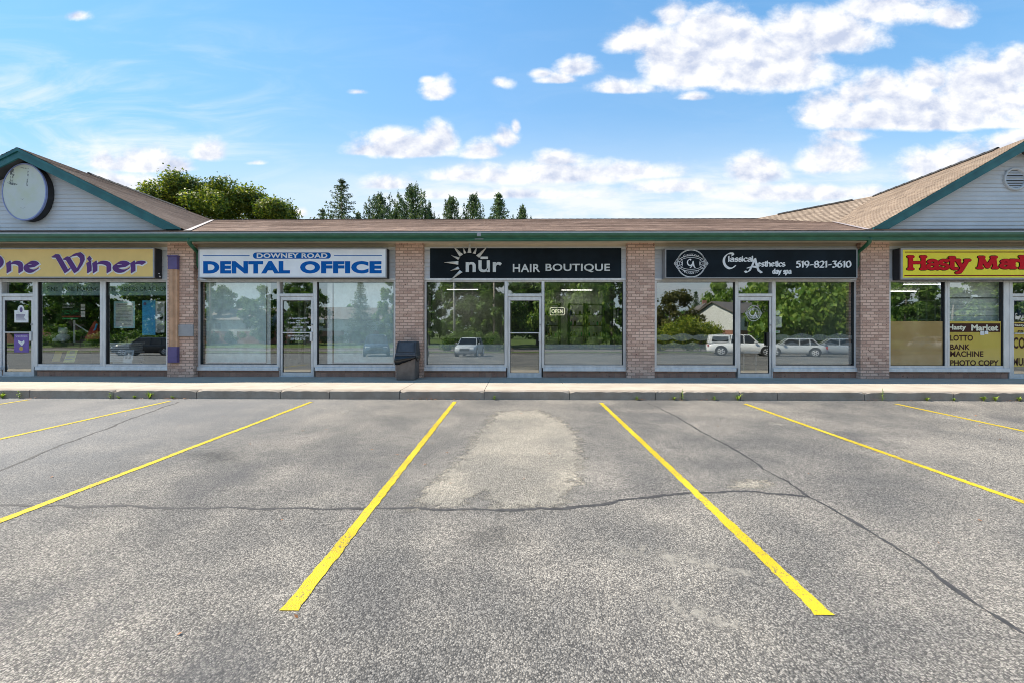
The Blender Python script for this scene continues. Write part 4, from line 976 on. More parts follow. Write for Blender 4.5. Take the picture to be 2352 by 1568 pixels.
# faded oval sign on the left gable
YO = 10.10
c = at(55, 441, YO); rx, rz = (105-55)/F*YO*1.04, 66/F*YO
s = thing('oval_sign', 'faded white oval sign with a dark rim high on the left gable', 'sign', (c.x, YW-.03, c.z-rz))
n = 40; el = [(math.cos(2*math.pi*i/n), math.sin(2*math.pi*i/n)) for i in range(n)]
b = MB(); b.prism_y([(c.x+a*rx, c.z+d*rz) for a, d in el], YO+.015, YW-.015); b.build('cabinet', 'dark_paint', s)
b = MB()
for k in range(n):
    a, d = el[k], el[(k+1) % n]; P = [(c.x+q[0]*rx*f_, c.z+q[1]*rz*f_) for f_ in (1.012, .965) for q in (a, d)]
    b.add([(P[0][0], YO, P[0][1]), (P[1][0], YO, P[1][1]), (P[3][0], YO, P[3][1]), (P[2][0], YO, P[2][1]), (P[0][0], YO+.04, P[0][1]), (P[1][0], YO+.04, P[1][1])], [(0, 1, 2, 3), (1, 0, 4, 5)])
b.build('rim', 'pale_blue_edge', s)
b = NB('faded_face')
t1 = b.ramp(b.noise(1.6, 5, .6), .42, .68); col = b.mix(t1, (.60, .63, .60), (.56, .60, .47)); col = b.mix(b.math('MULTIPLY', b.ramp(b.noise(3.5, 5, .7, b.map(b.obj, loc=(3, 1, 2))), .55, .75), .35), col, (.40, .52, .42)); b.fin(b.bsdf(col, .5))
b = MB(); b.prism_y([(c.x+a*rx*.968, c.z+d*rz*.968) for a, d in el], YO+.006, YO+.02); b.build('face_panel', M['faded_face'], s)
# worn remains of a painted hat
b = NB('worn_print'); d_ = b.bsdf((.10, .11, .12), .6); b.L.new(b.ramp(b.noise(16, 6, .7), .43, .58), d_.inputs['Alpha']); b.fin(d_)
C1 = lambda x, y: (.1979*x, 318.5+.1979*y)
def hat(b):
    for q in ([(118, 365), (160, 355), (168, 420), (150, 500), (118, 500)], [(70, 510), (110, 500), (205, 530), (190, 548), (120, 535)], [(230, 335), (330, 345), (335, 365), (260, 345)], [(322, 360), (335, 365), (320, 555), (305, 550)], [(230, 690), (260, 705), (285, 690), (260, 712)], [(225, 795), (260, 808), (300, 795), (262, 818)]):
        b.quad(*[tuple(at(*C1(*p), YO+.0045)) for p in q])
letters(hat, 'worn_print', 'worn_print', s)
# pilaster ornament and metal plate on the first pillar
x0, x1, zt, zb = fx(387, YP-.07), fx(406.5, YP-.07), fz(587, YP-.07, 395), fz(832, YP-.07, 395)
s = thing('wooden_pilaster', 'narrow fluted orange pilaster with purple cap and base fixed to the brick pillar', 'pilaster', ((x0+x1)/2, YP, zb))
zc0, zc1 = fz(796, YP-.07, 395), fz(619, YP-.07, 395); fxs = [x0+(x1-x0)*i/7 for i in range(8)]
b = MB()
for i in range(7):
    a, d = fxs[i], fxs[i+1]; m_ = (d-a); b.prism_x([(0, 0)]*3, 0, 0) if False else None
    b.hexa([(a+m_*.18, YP-.068, zc0), (d-m_*.18, YP-.068, zc0), (d-m_*.02, YP-.045, zc0), (a+m_*.02, YP-.045, zc0), (a+m_*.18, YP-.068, zc1), (d-m_*.18, YP-.068, zc1), (d-m_*.02, YP-.045, zc1), (a+m_*.02, YP-.045, zc1)])
b.box(x0, x1, YP-.044, YP-.001, zc0, zc1); b.build('shaft', 'orange_paint', s)
b = MB(); b.box(x0-.01, x1+.008, YP-.085, YP-.001, zc1, zt-.035); b.box(x0-.022, x1+.018, YP-.10, YP-.001, zt-.034, zt); b.build('cap', 'violet_paint', s, bevel=.004)
b = MB(); b.box(x0-.012, x1+.010, YP-.088, YP-.001, zb, zc0); b.build('base', 'violet_paint', s, bevel=.004)
x0, x1, z0, z1 = rpx(407.5, 443.5, 746, 773, YP-.03)
s = thing('meter_plate', 'flat grey metal plate fixed to the brick pillar beside the fluted pilaster', 'plate', ((x0+x1)/2, YP, z0))
b = MB(); b.box(x0, x1, YP-.030, YP-.001, z0, z1); b.build('cover', 'grey_metal', s, bevel=.005)
b = MB()
for xx in (x0+.03, x1-.03):
    for zz in (z0+.03, z1-.03): b.cyl((xx, YP-.032, zz), (0, 1, 0), .008, .006, 8)
b.build('screws', 'chrome', s)

# ------------------------------------------------------------------ litter bin
bx0, bx1 = fx(910.5, 9.62), fx(952.5, 9.62); bw = bx1-bx0; yb0 = 9.62; yb1 = 9.62+.44; H1 = .615; cx = (bx0+bx1)/2
s = thing('litter_bin', 'dark brown plastic litter bin with hooded flap lid and a black bag', 'bin', (cx, yb0+.2, 0))
def tap(mb, x0, x1, y0, y1, z0, X0, X1, Y0, Y1, z1): mb.hexa([(x0, y0, z0), (x1, y0, z0), (x1, y1, z0), (x0, y1, z0), (X0, Y0, z1), (X1, Y0, z1), (X1, Y1, z1), (X0, Y1, z1)])
b = MB(); tap(b, bx0, bx1, yb0, yb1, .004, bx0-.012, bx1+.012, yb0-.015, yb1+.012, H1); b.build('body', 'bin_plastic', s, bevel=.018)
b = MB(); tap(b, bx0-.035, bx1+.035, yb0-.035, yb1+.03, H1-.01, bx0-.03, bx1+.03, yb0-.03, yb1+.03, H1+.045); tap(b, bx0-.022, bx1+.022, yb0-.02, yb1+.022, H1+.045, bx0-.008, bx1+.006, yb0+.115, yb1-.02, .965); 
lid = b.build('lid', 'lid_plastic', s, bevel=.010)
def onhood(u, w, off):      # point of the sloping front of the hood
    z = H1+.045+w*(.965-H1-.045); t = w; xa = bx0-.022+.014*t; xb = bx1+.022-.016*t; return (xa+(xb-xa)*u, yb0-.02+.135*t-off, z)
b = MB(); b.hexa([onhood(.10, .22, -.01), onhood(.88, .22, -.01), onhood(.88, .22, -.03), onhood(.10, .22, -.03), onhood(.10, .90, -.01), onhood(.88, .90, -.01), onhood(.88, .90, -.03), onhood(.10, .90, -.03)])
b = MB()
for (u0, u1, w0, w1) in ((.04, .96, .92, .955), (.04, .09, .14, .92), (.91, .96, .14, .92), (.04, .96, .10, .14)):
    b.hexa([onhood(u0, w0, .001), onhood(u1, w0, .001), onhood(u1, w0, -.01), onhood(u0, w0, -.01), onhood(u0, w1, .009), onhood(u1, w1, .009), onhood(u1, w1, -.01), onhood(u0, w1, -.01)])
b.build('flap_frame', 'gasket', lid)
b = MB(); b.hexa([onhood(.12, .17, .006), onhood(.88, .17, .006), onhood(.88, .17, -.01), onhood(.12, .17, -.01), onhood(.12, .88, .004), onhood(.88, .88, .004), onhood(.88, .88, -.01), onhood(.12, .88, -.01)]); b.build('flap', 'lid_plastic', lid, bevel=.006)
b = MB(); per = [(bx0-.03+(bx1-bx0+.06)*i/12, yb0-.034) for i in range(13)]+[(bx1+.032, yb0-.03+(yb1-yb0+.05)*i/8) for i in range(1, 9)]
P0, P1, P2 = [], [], []
for i, (x, y) in enumerate(per):
    q = i/12 if i <= 12 else 1; dr_ = (.20*(1-q)**.7+.03 if i <= 12 else .05+.09*math.sin((i-12)/8*3.1))+random.uniform(-.012, .012)
    P0.append((x, y, H1-.008)); P1.append((x+random.uniform(-.012, .012), y-.014+random.uniform(-.010, .006) if i <= 12 else y, H1-.01-dr_*.5)); P2.append((x+random.uniform(-.008, .008), y+.012+random.uniform(-.004, .004), H1-.012-dr_))
n = len(per); b.v = P0+P1+P2; b.f = [(i, i+1, i+1+n, i+n) for i in range(n-1)]+[(i+n, i+1+n, i+1+2*n, i+2*n) for i in range(n-1)]
o = b.build('bin_bag', 'bag_plastic', s, True); sd = o.modifiers.new('s', 'SOLIDIFY'); sd.thickness = .006
# ------------------------------------------------------------------ behind and on the glass
def panel(mb, px0, px1, py0, py1, Y, th=.004):
    x0, x1, z0, z1 = rpx(px0, px1, py0, py1, Y); mb.box(x0, x1, Y, Y+th, z0, z1)
def card(name, label, cat, px0, px1, py0, py1, Y, mat, group=None, th=.004):
    x0, x1, z0, z1 = rpx(px0, px1, py0, py1, Y); t = thing(name, label, cat, ((x0+x1)/2, Y, z0), group)
    b = MB(); b.box(x0, x1, Y, Y+th, z0, z1); b.build('sheet', mat, t); return t
def ink(t, fn, mat, name='print'): b = MB(); fn(b); return b.build(name, mat, t)
def lines(b, px0, px1, py0, py1, n, Y, fill=.45, ragged=.3):
    st = random.getstate()
    for i in range(n):
        y = py0+(py1-py0)*(i+.2)/n; e = px1-(px1-px0)*ragged*random.random(); rect(b, px0, e, y, y+(py1-py0)/n*fill, Y)
YI = YG+.010
C2 = lambda x, y: (.25*x, 539+.25*y)
def c2r(x0, x1, y0, y1): return .25*x0, .25*x1, 539+.25*y0, 539+.25*y1
# --- wine shop
w1, w2 = BAYS[0][2][5], BAYS[0][3][5]; d0 = BAYS[0][1][5]
ink(w1, lambda b: panel(b, 95.5, 234, 646, 679, YI), 'teal_film', 'header_film'); ink(w2, lambda b: panel(b, 248, 383.5, 646, 679, YI), 'teal_film', 'header_film')
ink(w1, lambda b: (pxtext(b, 'F', 109, 113, 658, 669, YI-.002), pxtext(b, 'INE', 114, 133, 660, 669, YI-.002), pxtext(b, 'W', 142, 151, 658, 669, YI-.002), pxtext(b, 'INE', 152, 172, 660, 669, YI-.002), pxtext(b, 'M', 177, 187, 658, 669, YI-.002), pxtext(b, 'AKING', 188.5, 226, 660, 669, YI-.002)), 'black_vinyl', 'lettering')
ink(w2, lambda b: (pxtext(b, 'ON', 250, 264, 659, 669, YI-.002), pxtext(b, 'PREMISIS', 271, 316, 659, 669, YI-.002), pxtext(b, 'OR AT', 321, 354, 659, 669, YI-.002), pxtext(b, 'HOME', 359, 390, 659, 669, YI-.002)), 'black_vinyl', 'lettering')
YD = YW+.026
t = card('door_notice', 'white shield shaped notice stuck on the wine shop door glass', 'notice', 33, 65, 713, 741, YD, 'paper_white')
ink(t, lambda b: lines(b, 37, 61, 722, 737, 6, YD-.002), 'violet_paint')
def disc(mb, px, py, rx, ry, Y, n=24): c = at(px, py, Y); mb.quad(*[(c.x+rx/F*Y*math.cos(2*math.pi*i/n), Y, c.z+ry/F*Y*math.sin(2*math.pi*i/n)) for i in range(n)])
ink(t, lambda b: disc(b, 48, 712, 8, 11, YD-.001), 'paper_white', 'round_top'); ink(t, lambda b: disc(b, 48.5, 712, 3.5, 6, YD-.003), 'violet_paint', 'emblem')
t = card('door_poster', 'purple poster with white heading on the lower door glass of the wine shop', 'poster', 32.5, 66, 767, 808.5, YD, 'poster_violet')
ink(t, lambda b: (pxtext(b, 'Grape Escapes', 36, 63, 770, 775, YD-.002), b.quad(*[tuple(at(*C2(*p), YD-.002)) for p in ((165, 968), (200, 985), (222, 968), (225, 990), (205, 1016), (195, 1016), (170, 990))])), 'white_vinyl'); ink(t, lambda b: disc(b, 48.5, 800, 4.5, 5, YD-.002), 'gold_foil', 'seal')
t = card('framed_notice', 'white notice with a pale blue border of vines hung in the wine shop window', 'notice', *c2r(1046, 1238, 615, 860), 10.62, 'paper_cyan')
ink(t, lambda b: panel(b, *c2r(1062, 1224, 630, 846), 10.616, .003), 'paper_white', 'page'); ink(t, lambda b: (lines(b, *c2r(1080, 1210, 640, 668), 2, 10.612), lines(b, *c2r(1068, 1215, 680, 800), 9, 10.612, .3), lines(b, *c2r(1130, 1215, 800, 835), 3, 10.612, .3)), 'interior_grey')
t = card('window_banner', 'tall bright blue banner hung in the wine shop window', 'banner', *c2r(1307, 1428, 606, 922), 10.66, 'banner_blue'); ink(t, lambda b: disc(b, *C2(1331, 637), 3.5, 3.5, 10.657), 'violet_paint', 'emblem')
t = card('photo_strip', 'strip of grey pictures hung right of the blue banner', 'picture', *c2r(1430, 1510, 612, 900), 10.66, 'paper_white')
ink(t, lambda b: [disc(b, *C2(1470+dx, y), rx, ry, 10.656) for dx, y, rx, ry in ((5, 650, 7, 6), (-10, 690, 5, 5), (0, 750, 8, 9), (14, 770, 4, 7), (0, 850, 9, 8), (-14, 890, 5, 4))], 'interior_grey')
# menu board with glowing chalk writing
t = card('menu_board', 'black menu board with neon green and red writing inside the wine shop', 'board', *c2r(560, 792, 620, 785), 10.95, 'black_vinyl', th=.03)
ink(t, lambda b: (pxtext(b, 'WINE HOURS', *c2r(575, 690, 635, 650), 10.945), lines(b, *c2r(572, 690, 655, 680), 2, 10.945, .3)), 'white_vinyl', 'heading'); ink(t, lambda b: (pxtext(b, 'Red Wine - Friday', *c2r(572, 724, 697, 713), 10.945), pxtext(b, '10am - 7 PM', *c2r(592, 690, 718, 734), 10.945), lines(b, *c2r(572, 735, 765, 776), 1, 10.945, .7)), 'neon_green', 'green_writing')
ink(t, lambda b: lines(b, *c2r(570, 745, 745, 760), 1, 10.945, .8, 0), 'red_paint', 'red_writing'); ink(t, lambda b: [rect(b, *c2r(742, 782, y, y+24), 10.945) for y in (640, 672, 705, 735)], 'paper_white', 'side_writing')
t = thing('display_stand', 'slim pole stand carrying the menu board inside the wine shop', 'stand', tuple(at(171, 830, 11.0)))
p = at(171, 735, 11.0); b = MB(); b.tube([(p.x, 11.0, p.z), (p.x, 11.0, .50)], .022, 10); b.build('pole', 'chrome', t); b = MB(); b.box(p.x-.10, p.x+.10, 10.93, 11.1, .014, .5); b.build('base', 'interior_dark', t); b = MB(); q = at(208, 766, 11.0); b.tube([(p.x+.03, 11.0, p.z-.12), (q.x, 11.0, q.z)], .018, 8); b.build('arm', 'chrome', t)
t = thing('curved_rack', 'blue curved wire rack with a red cone on the arm of the stand', 'rack', tuple(q)); b = MB(); b.tube([tuple(at(*C2(*p_), 11.0)) for p_ in ((830, 905), (850, 900), (875, 870), (890, 820))], .02, 8); b.build('hoop', 'banner_blue', t)
c_ = at(*C2(880, 950), 11.1); b = MB(); b.lathe([(.22, -.02), (.20, .05), (.05, .45), (.02, .5)], tuple(c_), 14); b.build('cone', 'red_paint', t)
def blob(mb, c, r_, sc=(1, 1, 1), n=10):
    mb.lathe([(r_*sc[0]*math.sin(math.pi*i/n)+.0005, -r_*sc[2]*math.cos(math.pi*i/n)) for i in range(n+1)], c, 14)
c_ = at(145, 783, 11.0); t = thing('teddy_bear', 'white plush bear sitting in the left wine shop window', 'toy', tuple(c_)); b = MB(); blob(b, (c_.x, 11.0, c_.z+.10), .14, (1, 1, .9)); blob(b, (c_.x+.02, 10.98, c_.z+.28), .10); blob(b, (c_.x-.06, 10.98, c_.z+.36), .035); blob(b, (c_.x+.10, 10.98, c_.z+.36), .035); blob(b, (c_.x-.11, 10.9, c_.z+.03), .06); blob(b, (c_.x+.12, 10.9, c_.z+.03), .06); b.build('body', 'toy_white', t, True)
b = MB(); x0, x1, _, _ = rpx(128, 240, 700, 710, 11.2); b.box(x0, x1, 10.85, 11.3, .86, .90); b.box(x0+.05, x1-.05, 10.9, 11.25, .014, .86); t = thing('display_counter', 'dark display counter along the left wine shop window', 'counter', ((x0+x1)/2, 11.1, 0)); b.build('top', 'interior_dark', t)
def leaflet(name, label, pts, mat, pr=None):
    P = [at(*C2(*p), 10.5+.22*(k in (2, 3))) for k, p in enumerate(pts)]; t = thing(name, label, 'leaflet', tuple((P[0]+P[1])/2)); b = MB(); b.quad(*P); o = b.build('page', mat, t); sd = o.modifiers.new('s', 'SOLIDIFY'); sd.thickness = .004
    if pr:
        b = MB(); 
        for (u0, u1, w0, w1) in pr:
            g = lambda u, w: P[0]*(1-u)*(1-w)+P[1]*u*(1-w)+P[2]*u*w+P[3]*(1-u)*w+Vector((0, -.006, .002)); b.quad(g(u0, w0), g(u1, w0), g(u1, w1), g(u0, w1))
        b.build('print', 'interior_grey', t)
leaflet('leaflet', 'yellow leaflet leaning on the sill of the left wine shop window', [(580, 1168), (682, 1168), (715, 1055), (622, 1060)], 'poster_yellow', [(.3, .8, .72, .95), (.1, .9, .4, .5), (.1, .8, .2, .28)])
leaflet('leaflet', 'small dull yellow leaflet left of the bright yellow one on the sill', [(475, 1160), (545, 1160), (575, 1070), (508, 1065)], 'olive_panel')
leaflet('leaflet', 'white leaflet with coloured squares on the sill of the right wine shop window', [(1125, 1175), (1212, 1178), (1234, 1050), (1150, 1055)], 'paper_white', [(.2, .45, .6, .8), (.55, .8, .6, .8), (.2, .45, .3, .5), (.55, .8, .3, .5)])
b = MB(); x0, x1, _, _ = rpx(*c2r(1020, 1245, 0, 1), 10.9); zz = .40
t = thing('paper_stack', 'stack of white flat cartons inside the right wine shop window', 'carton stack', ((x0+x1)/2, 11.0, zz)); 
for i in range(9): b.box(x0+random.uniform(0, .1), x1-random.uniform(0, .1), 10.8, 11.2, .36+i*.062, .36+i*.062+.045)
b.box(x0+.1, x1-.1, 10.85, 11.15, .014, .36); b.build('cartons', 'paper_white', t)
# --- dental office
Yb = YG+.10
for (a, c, y0, y1, lb) in ((474, 611, 640, 832, 'wide pale roller blind drawn down in the left dental window'), (767, 908, 640, 832.5, 'wide pale roller blind drawn down in the right dental window')):
    t = card('roller_blind', lb, 'blind', a, c, y0, y1, Yb, 'blind_fabric', None, .003)
    b = MB(); x0, x1, z0, z1 = rpx(a, c, y1-1.5, y1+1, Yb); b.box(x0, x1, Yb-.008, Yb+.012, z0, z1); b.build('hem_bar', 'trim_white', t)
card('blind_panel', 'narrow white curtain strip beside the left dental blind', 'curtain', 612, 621.5, 640, 835, Yb+.04, 'pale_strip'); card('blind_panel', 'narrow white curtain strip between the dental door and the right blind', 'curtain', 752, 763.5, 640, 835, Yb-.02, 'pale_strip')
card('wall_notice', 'small white sheet taped inside the glass right of the dental door', 'notice', 732, 744, 731, 742.5, YG+.1, 'paper_white')
dd = BAYS[1][1][5]
def dtext(b):
    for s_, a, c, y0, y1 in (('Dr. Cynthia M. Reyla, DMD', 665, 705.5, 729.5, 734.5), ('Dentist', 681, 690, 735.5, 738), ('Dr. Jennifer May M. Reyla, DMD', 661, 709.5, 739.5, 744.5), ('Dentist', 681, 690, 745.5, 748), ('CLINIC HOURS', 672, 696, 750, 754), ('Tuesday-Friday', 666, 685, 755.5, 758.5), ('9AM - 5PM', 689, 702, 755.5, 758.5), ('Saturday', 666, 677, 759.5, 762), ('9AM - 2PM', 689, 702, 759.5, 762), ('NEW PATIENTS WELCOME', 661, 709, 769.5, 773.5), ('519 829-3710', 667.5, 701, 776, 781)):
        pxtext(b, s_, a, c, y0, y1, YD-.002, bold=.02)
    b.quad(*[tuple(at(*p, YD-.002)) for p in ((705.5, 749.5), (711, 757.5), (716, 749.5))])
ink(dd, dtext, 'white_vinyl', 'lettering')
t = thing('inner_door', 'white framed inner door inside the dental entrance', 'door', tuple(at(675, 850, 12.2)))
b = MB(); Y = 12.2
for q in ((658, 664, 690, 835), (684, 690, 690, 832), (698, 703, 690, 832), (721, 727, 690, 832)): panel(b, *q, Y, .06)
panel(b, 664, 684, 690, 696, Y+.002, .05); panel(b, 664, 684, 824, 835, Y+.002, .05); panel(b, 703, 721, 690, 697, Y+.002, .05); panel(b, 703, 721, 770, 832, Y+.002, .05); b.build('frame', 'interior_white', t, bevel=.006)
b = MB(); x0, x1, z0, z1 = rpx(640, 770, 690, 700, 12.9); b.box(x0, x1, 12.95, 13.0, .013, 2.4); t2 = thing('partition', 'grey partition behind the dental entrance', 'partition', ((x0+x1)/2, 12.95, 0)); b.build('panel', 'interior_grey', t2)
# --- hair salon
w1, w2 = BAYS[2][0][5], BAYS[2][2][5]
for w, (a, c) in ((w1, (980.6, 1159)), (w2, (1250, 1430.4))): ink(w, lambda b: panel(b, a+.5, c-.5, 790.5, 838, YI, .003), 'frosted_film', 'frosted_film')
YSH = 13.4
def shelf_unit(i, ua, ub, lb):
    xa, xb = at(ua, 700, YSH).x, at(ub, 700, YSH).x; zt = at(1300, 697, YSH).z
    t = thing('shelf_unit', lb, 'shelf', ((xa+xb)/2, YSH+.15, 0), 'black shelving units in the salon'); wd = .06
    b = MB(); b.box(xa, xa+wd, YSH, YSH+.3, .013, zt); b.build('upright', 'black_shelf', t); b = MB(); b.box(xb-wd, xb, YSH, YSH+.3, .013, zt); b.build('upright', 'black_shelf', t)
    zs = [fz(y, YSH, 1300) for y in (698, 722.5, 747.5, 772, 790)]
    for z in zs: b = MB(); b.box(xa+wd, xb-wd, YSH+.003, YSH+.297, z-.022, z); b.build('shelf_board', 'black_shelf', t)
    return xa+wd, xb-wd, zs
SH = [shelf_unit(0, 1243, 1288, 'black shelving unit nearest the salon door'), shelf_unit(1, 1306, 1346, 'black shelving unit in the middle of the salon wall'), shelf_unit(2, 1348, 1390, 'black shelving unit nearest the framed picture')]
NUM = ['first', 'second', 'third', 'fourth', 'fifth', 'sixth', 'seventh']; UN = ['unit by the door', 'middle unit', 'unit by the framed picture']; SHN = ['top', 'upper middle', 'lower middle', 'bottom']
cols = ['black_vinyl', 'black_vinyl', 'paper_white', 'bin_plastic', 'gold_foil', 'neon_green']
for u, (xa, xb, zs) in enumerate(SH):
    for si_, z in enumerate(zs[1:4]):
        x = xa+.05; k = 0
        while x < xb-.05 and k < 6:
            r_ = random.uniform(.022, .04); h = random.uniform(.10, .19); mt = random.choice(cols)
            t = thing('bottle', '%s bottle from the left, %s shelf, salon shelving %s' % (NUM[k], SHN[si_+1], UN[u]), 'bottle', (x, YSH+.12, z), 'salon product bottles', True)
            b = MB(); b.lathe([(r_, .001), (r_, h*.72), (r_*.55, h*.82)], (0, 0, 0), 10); b.build('body', mt, t, True); b = MB(); b.lathe([(r_*.5, h*.82), (r_*.5, h)], (0, 0, 0), 8); b.build('cap', 'black_vinyl' if mt != 'black_vinyl' else 'gold_foil', t)
            x += random.uniform(.075, .17); k += 1
t = thing('framed_picture', 'black framed picture of a tall plant on the right wall of the salon', 'picture', tuple(at(1412, 740, 12.0)))
xw = PIL[3][0]+.30; 
def wq(mb, ya, yb, za, zb, x, th=.02): mb.box(x-th, x, ya, yb, za, zb)
b = MB(); z0, z1 = 1.05, 2.12
b = MB(); x0, x1, zz0, zz1 = rpx(1407, 1424, 688, 742, 12.2)
for q in ((1407, 1408.6, 688, 743), (1423, 1425, 686, 744), (1408.6, 1423, 687, 689), (1408.6, 1423, 741, 743)): panel(b, *q, 12.2, .02)
b.build('frame', 'black_vinyl', t); b = MB(); panel(b, 1408.6, 1423, 689, 741, 12.212, .004); b.build('print', 'interior_white', t); b = MB(); panel(b, 1414.5, 1416.5, 700, 735, 12.207, .003); disc(b, 1415, 706, 4, 8, 12.206); disc(b, 1415, 737, 6, 3, 12.206); b.build('plant_motif', 'black_vinyl', t)
ow = at(1282, 715, YG+.06); t = thing('open_sign', 'pale OPEN sign in a rounded outline hanging in the salon window', 'sign', tuple(ow))
def rr(mb, px0, px1, py0, py1, Y, r_, rad):
    x0, x1, z0, z1 = rpx(px0, px1, py0, py1, Y); P = []
    for cx_, cz_, a0 in ((x1-r_, z1-r_, 0), (x0+r_, z1-r_, 90), (x0+r_, z0+r_, 180), (x1-r_, z0+r_, 270)):
        P += [(cx_+r_*math.cos(R(a0+a)), Y, cz_+r_*math.sin(R(a0+a))) for a in range(0, 91, 15)]
    mb.tube(P+[P[0]], rad, 6)
b = MB(); rr(b, 1263.5, 1296.5, 707, 724, YG+.06, .04, .007); b.build('outline_tube', 'neon_tube', t); b = MB(); pxtext(b, 'OPEN', 1267, 1293, 711, 720, YG+.055, bold=.0, depth=.008); b.build('lettering', 'neon_tube', t)
t = thing('mirror_frame', 'black framed mirror on the left wall of the salon', 'mirror', tuple(at(988, 760, 12.4)))
b = MB()
for q in ((981, 983, 672, 757), (990.5, 992.5, 676, 755), (983, 990.5, 675, 677), (983, 990.5, 753, 755)): panel(b, *q, 11.2, .03)
b.build('frame', 'black_vinyl', t)
t = thing('reception_desk', 'dark reception desk inside the salon', 'desk', tuple(at(1090, 790, 13))); x0, x1, _, _ = rpx(1020, 1130, 0, 1, 13.0); b = MB(); b.box(x0, x1, 12.8, 13.4, .014, .95); b.box(x0-.05, x1+.05, 12.75, 13.45, .95, 1.0); b.build('body', 'interior_dark', t)
b = MB(); x0, x1, _, _ = rpx(1175, 1240, 0, 1, 13.6); b.box(x0, x1, 13.6, 13.7, .013, 2.6); t = thing('partition', 'dark partition wall behind the salon door', 'partition', ((x0+x1)/2, 13.6, 0)); b.build('panel', 'interior_dark', t)
for k, (px, py, Yl) in enumerate(((1062, 664, 14.4), (1325, 640, 14.6))):  # the second strip is added, to brighten the shelving and its wall
    c_ = at(px, py, Yl); t = thing('ceiling_lamp', 'lit ceiling strip lamp inside the salon, %s' % ('seen through the left window', 'added to light the wall behind the black shelving')[k], 'lamp', (c_.x, Yl, 2.8), 'strip lamps in the salon'); b = MB(); b.box(c_.x-.62, c_.x+.62, Yl-.05, Yl+.05, 2.812, 2.819); b.build('housing', 'interior_white', t); b = MB(); b.box(c_.x-.58, c_.x+.58, Yl-.035, Yl+.035, 2.806, 2.811); b.build('diffuser', 'tube_light', t)
# --- day spa
w1, w2, dw = BAYS[3][0][5], BAYS[3][2][5], BAYS[3][1][5]
def waves(b, a, c):
    n = 60; X0, X1 = a, c
    def yy(px, ph, am, base): return base+am*math.sin((px-X0)/(X1-X0)*math.pi*4.1+ph)
    for i in range(n):
        p, q = X0+(X1-X0)*i/n, X0+(X1-X0)*(i+1)/n
        for top, bot in ((lambda p_: min(yy(p_, .3, 5, 771), yy(p_, 3.5, 5, 773)), lambda p_: max(yy(p_, .3, 5, 777), yy(p_, 3.5, 5, 778))), (lambda p_: max(yy(p_, .3, 6, 783), yy(p_, 3.4, 6, 783))+1.5, lambda p_: 835)):
            P = [at(p, bot(p), YI), at(q, bot(q), YI), at(q, top(q), YI), at(p, top(p), YI)]; b.quad(*P)
for w, (a, c) in ((w1, (1507.5, 1685.5)), (w2, (1779.2, 1958))): ink(w, lambda b: waves(b, a, c), 'frosted_film', 'wave_film')
def dl(b): c = at(1731, 720, YD); emblem(b, c.x, c.z, 17/F*YD, 17/F*YD, YD-.002); pen_into(b, 'C', *rpx(1722, 1732, 712, 726, YD), YD-.002, (.02, .008, 30)); pen_into(b, 'A', *rpx(1728, 1740, 717, 730, YD), YD-.002, (.02, .008, 30))
ink(dw, dl, 'paper_white', 'etched_emblem')
t = card('round_sticker', 'round white sticker on the glass right of the spa door', 'sticker', 1786.5, 1788, 716.5, 718, YI-.004, 'paper_white'); ink(t, lambda b: disc(b, 1787, 719, 5.6, 5.8, YI-.003), 'paper_white', 'disc')
t = card('hours_notice', 'pale notice with an oval border on the glass beside the spa door', 'notice', 1779.5, 1795.5, 727, 752.5, YI, 'paper_white'); ink(t, lambda b: lines(b, 1783, 1792, 733, 747, 6, YI-.002, .35), 'interior_grey')
t = card('sticker_strip', 'small white sticker strip under the notice beside the spa door', 'sticker', 1779.5, 1791.5, 759.5, 765, YI, 'paper_white'); ink(t, lambda b: rect(b, 1780.5, 1788, 761.5, 763, YI-.002), 'neon_green')
t = card('wall_picture', 'large dark picture inside the right spa window', 'picture', 1838, 1884, 700, 758, 13.2, 'interior_dark', th=.03)
t = thing('bench', 'low white stool with papers inside the spa door', 'stool', tuple(at(1718, 812, 11.6))); c_ = at(1718, 808, 11.6); b = MB(); b.box(c_.x-.22, c_.x+.22, 11.45, 11.85, c_.z-.03, c_.z+.01); b.build('seat', 'paper_white', t)
for dx in (-.18, .18): b = MB(); b.box(c_.x+dx-.015, c_.x+dx+.015, 11.5, 11.53, .013, c_.z-.03); b.build('leg', 'grey_metal', t)
# --- market
w1, w2, dm = BAYS[4][0][5], BAYS[4][1][5], BAYS[4][2][5]
ink(w1, lambda b: panel(b, 2045, 2165, 738, 842, YG-.010), 'kraft_film', 'kraft_film')
YH = YG-.012
t = card('window_poster', 'yellow window poster listing lotto, bank machine and photo copy', 'poster', 2177, 2299, 738, 842, YH, 'olive_panel')
ink(t, lambda b: (rect(b, 2177, 2297, 743, 763, YH-.002)), 'brown_vinyl', 'heading_band'); ink(t, lambda b: (pxtext(b, 'Hasty', 2178.5, 2219, 746, 761, YH-.004, bold=.035), pxtext(b, 'Market', 2231, 2293, 746, 760, YH-.004, bold=.035)), 'cream_vinyl', 'heading')
for w, q in (('LOTTO', (2182.5, 2235, 769.5, 783)), ('BANK', (2182.5, 2228, 790, 803)), ('MACHINE', (2182.5, 2259, 805.5, 818.5)), ('PHOTO COPY', (2182.5, 2294, 826, 839))): ink(t, lambda b: pxtext(b, w, *q, YH-.002, bold=.03), 'brown_vinyl', 'lettering')
for y in (776, 796, 833): ink(t, lambda b: disc(b, 2179.5, y, 1.6, 1.6, YH-.002, 10), 'brown_vinyl', 'bullet')
t = card('price_tag', 'two small white cards taped on the yellow market poster', 'card', 2252, 2261, 761, 770, YH-.012, 'paper_white'); ink(t, lambda b: rect(b, 2262, 2270, 760.5, 768, YH-.012), 'paper_white', 'card')
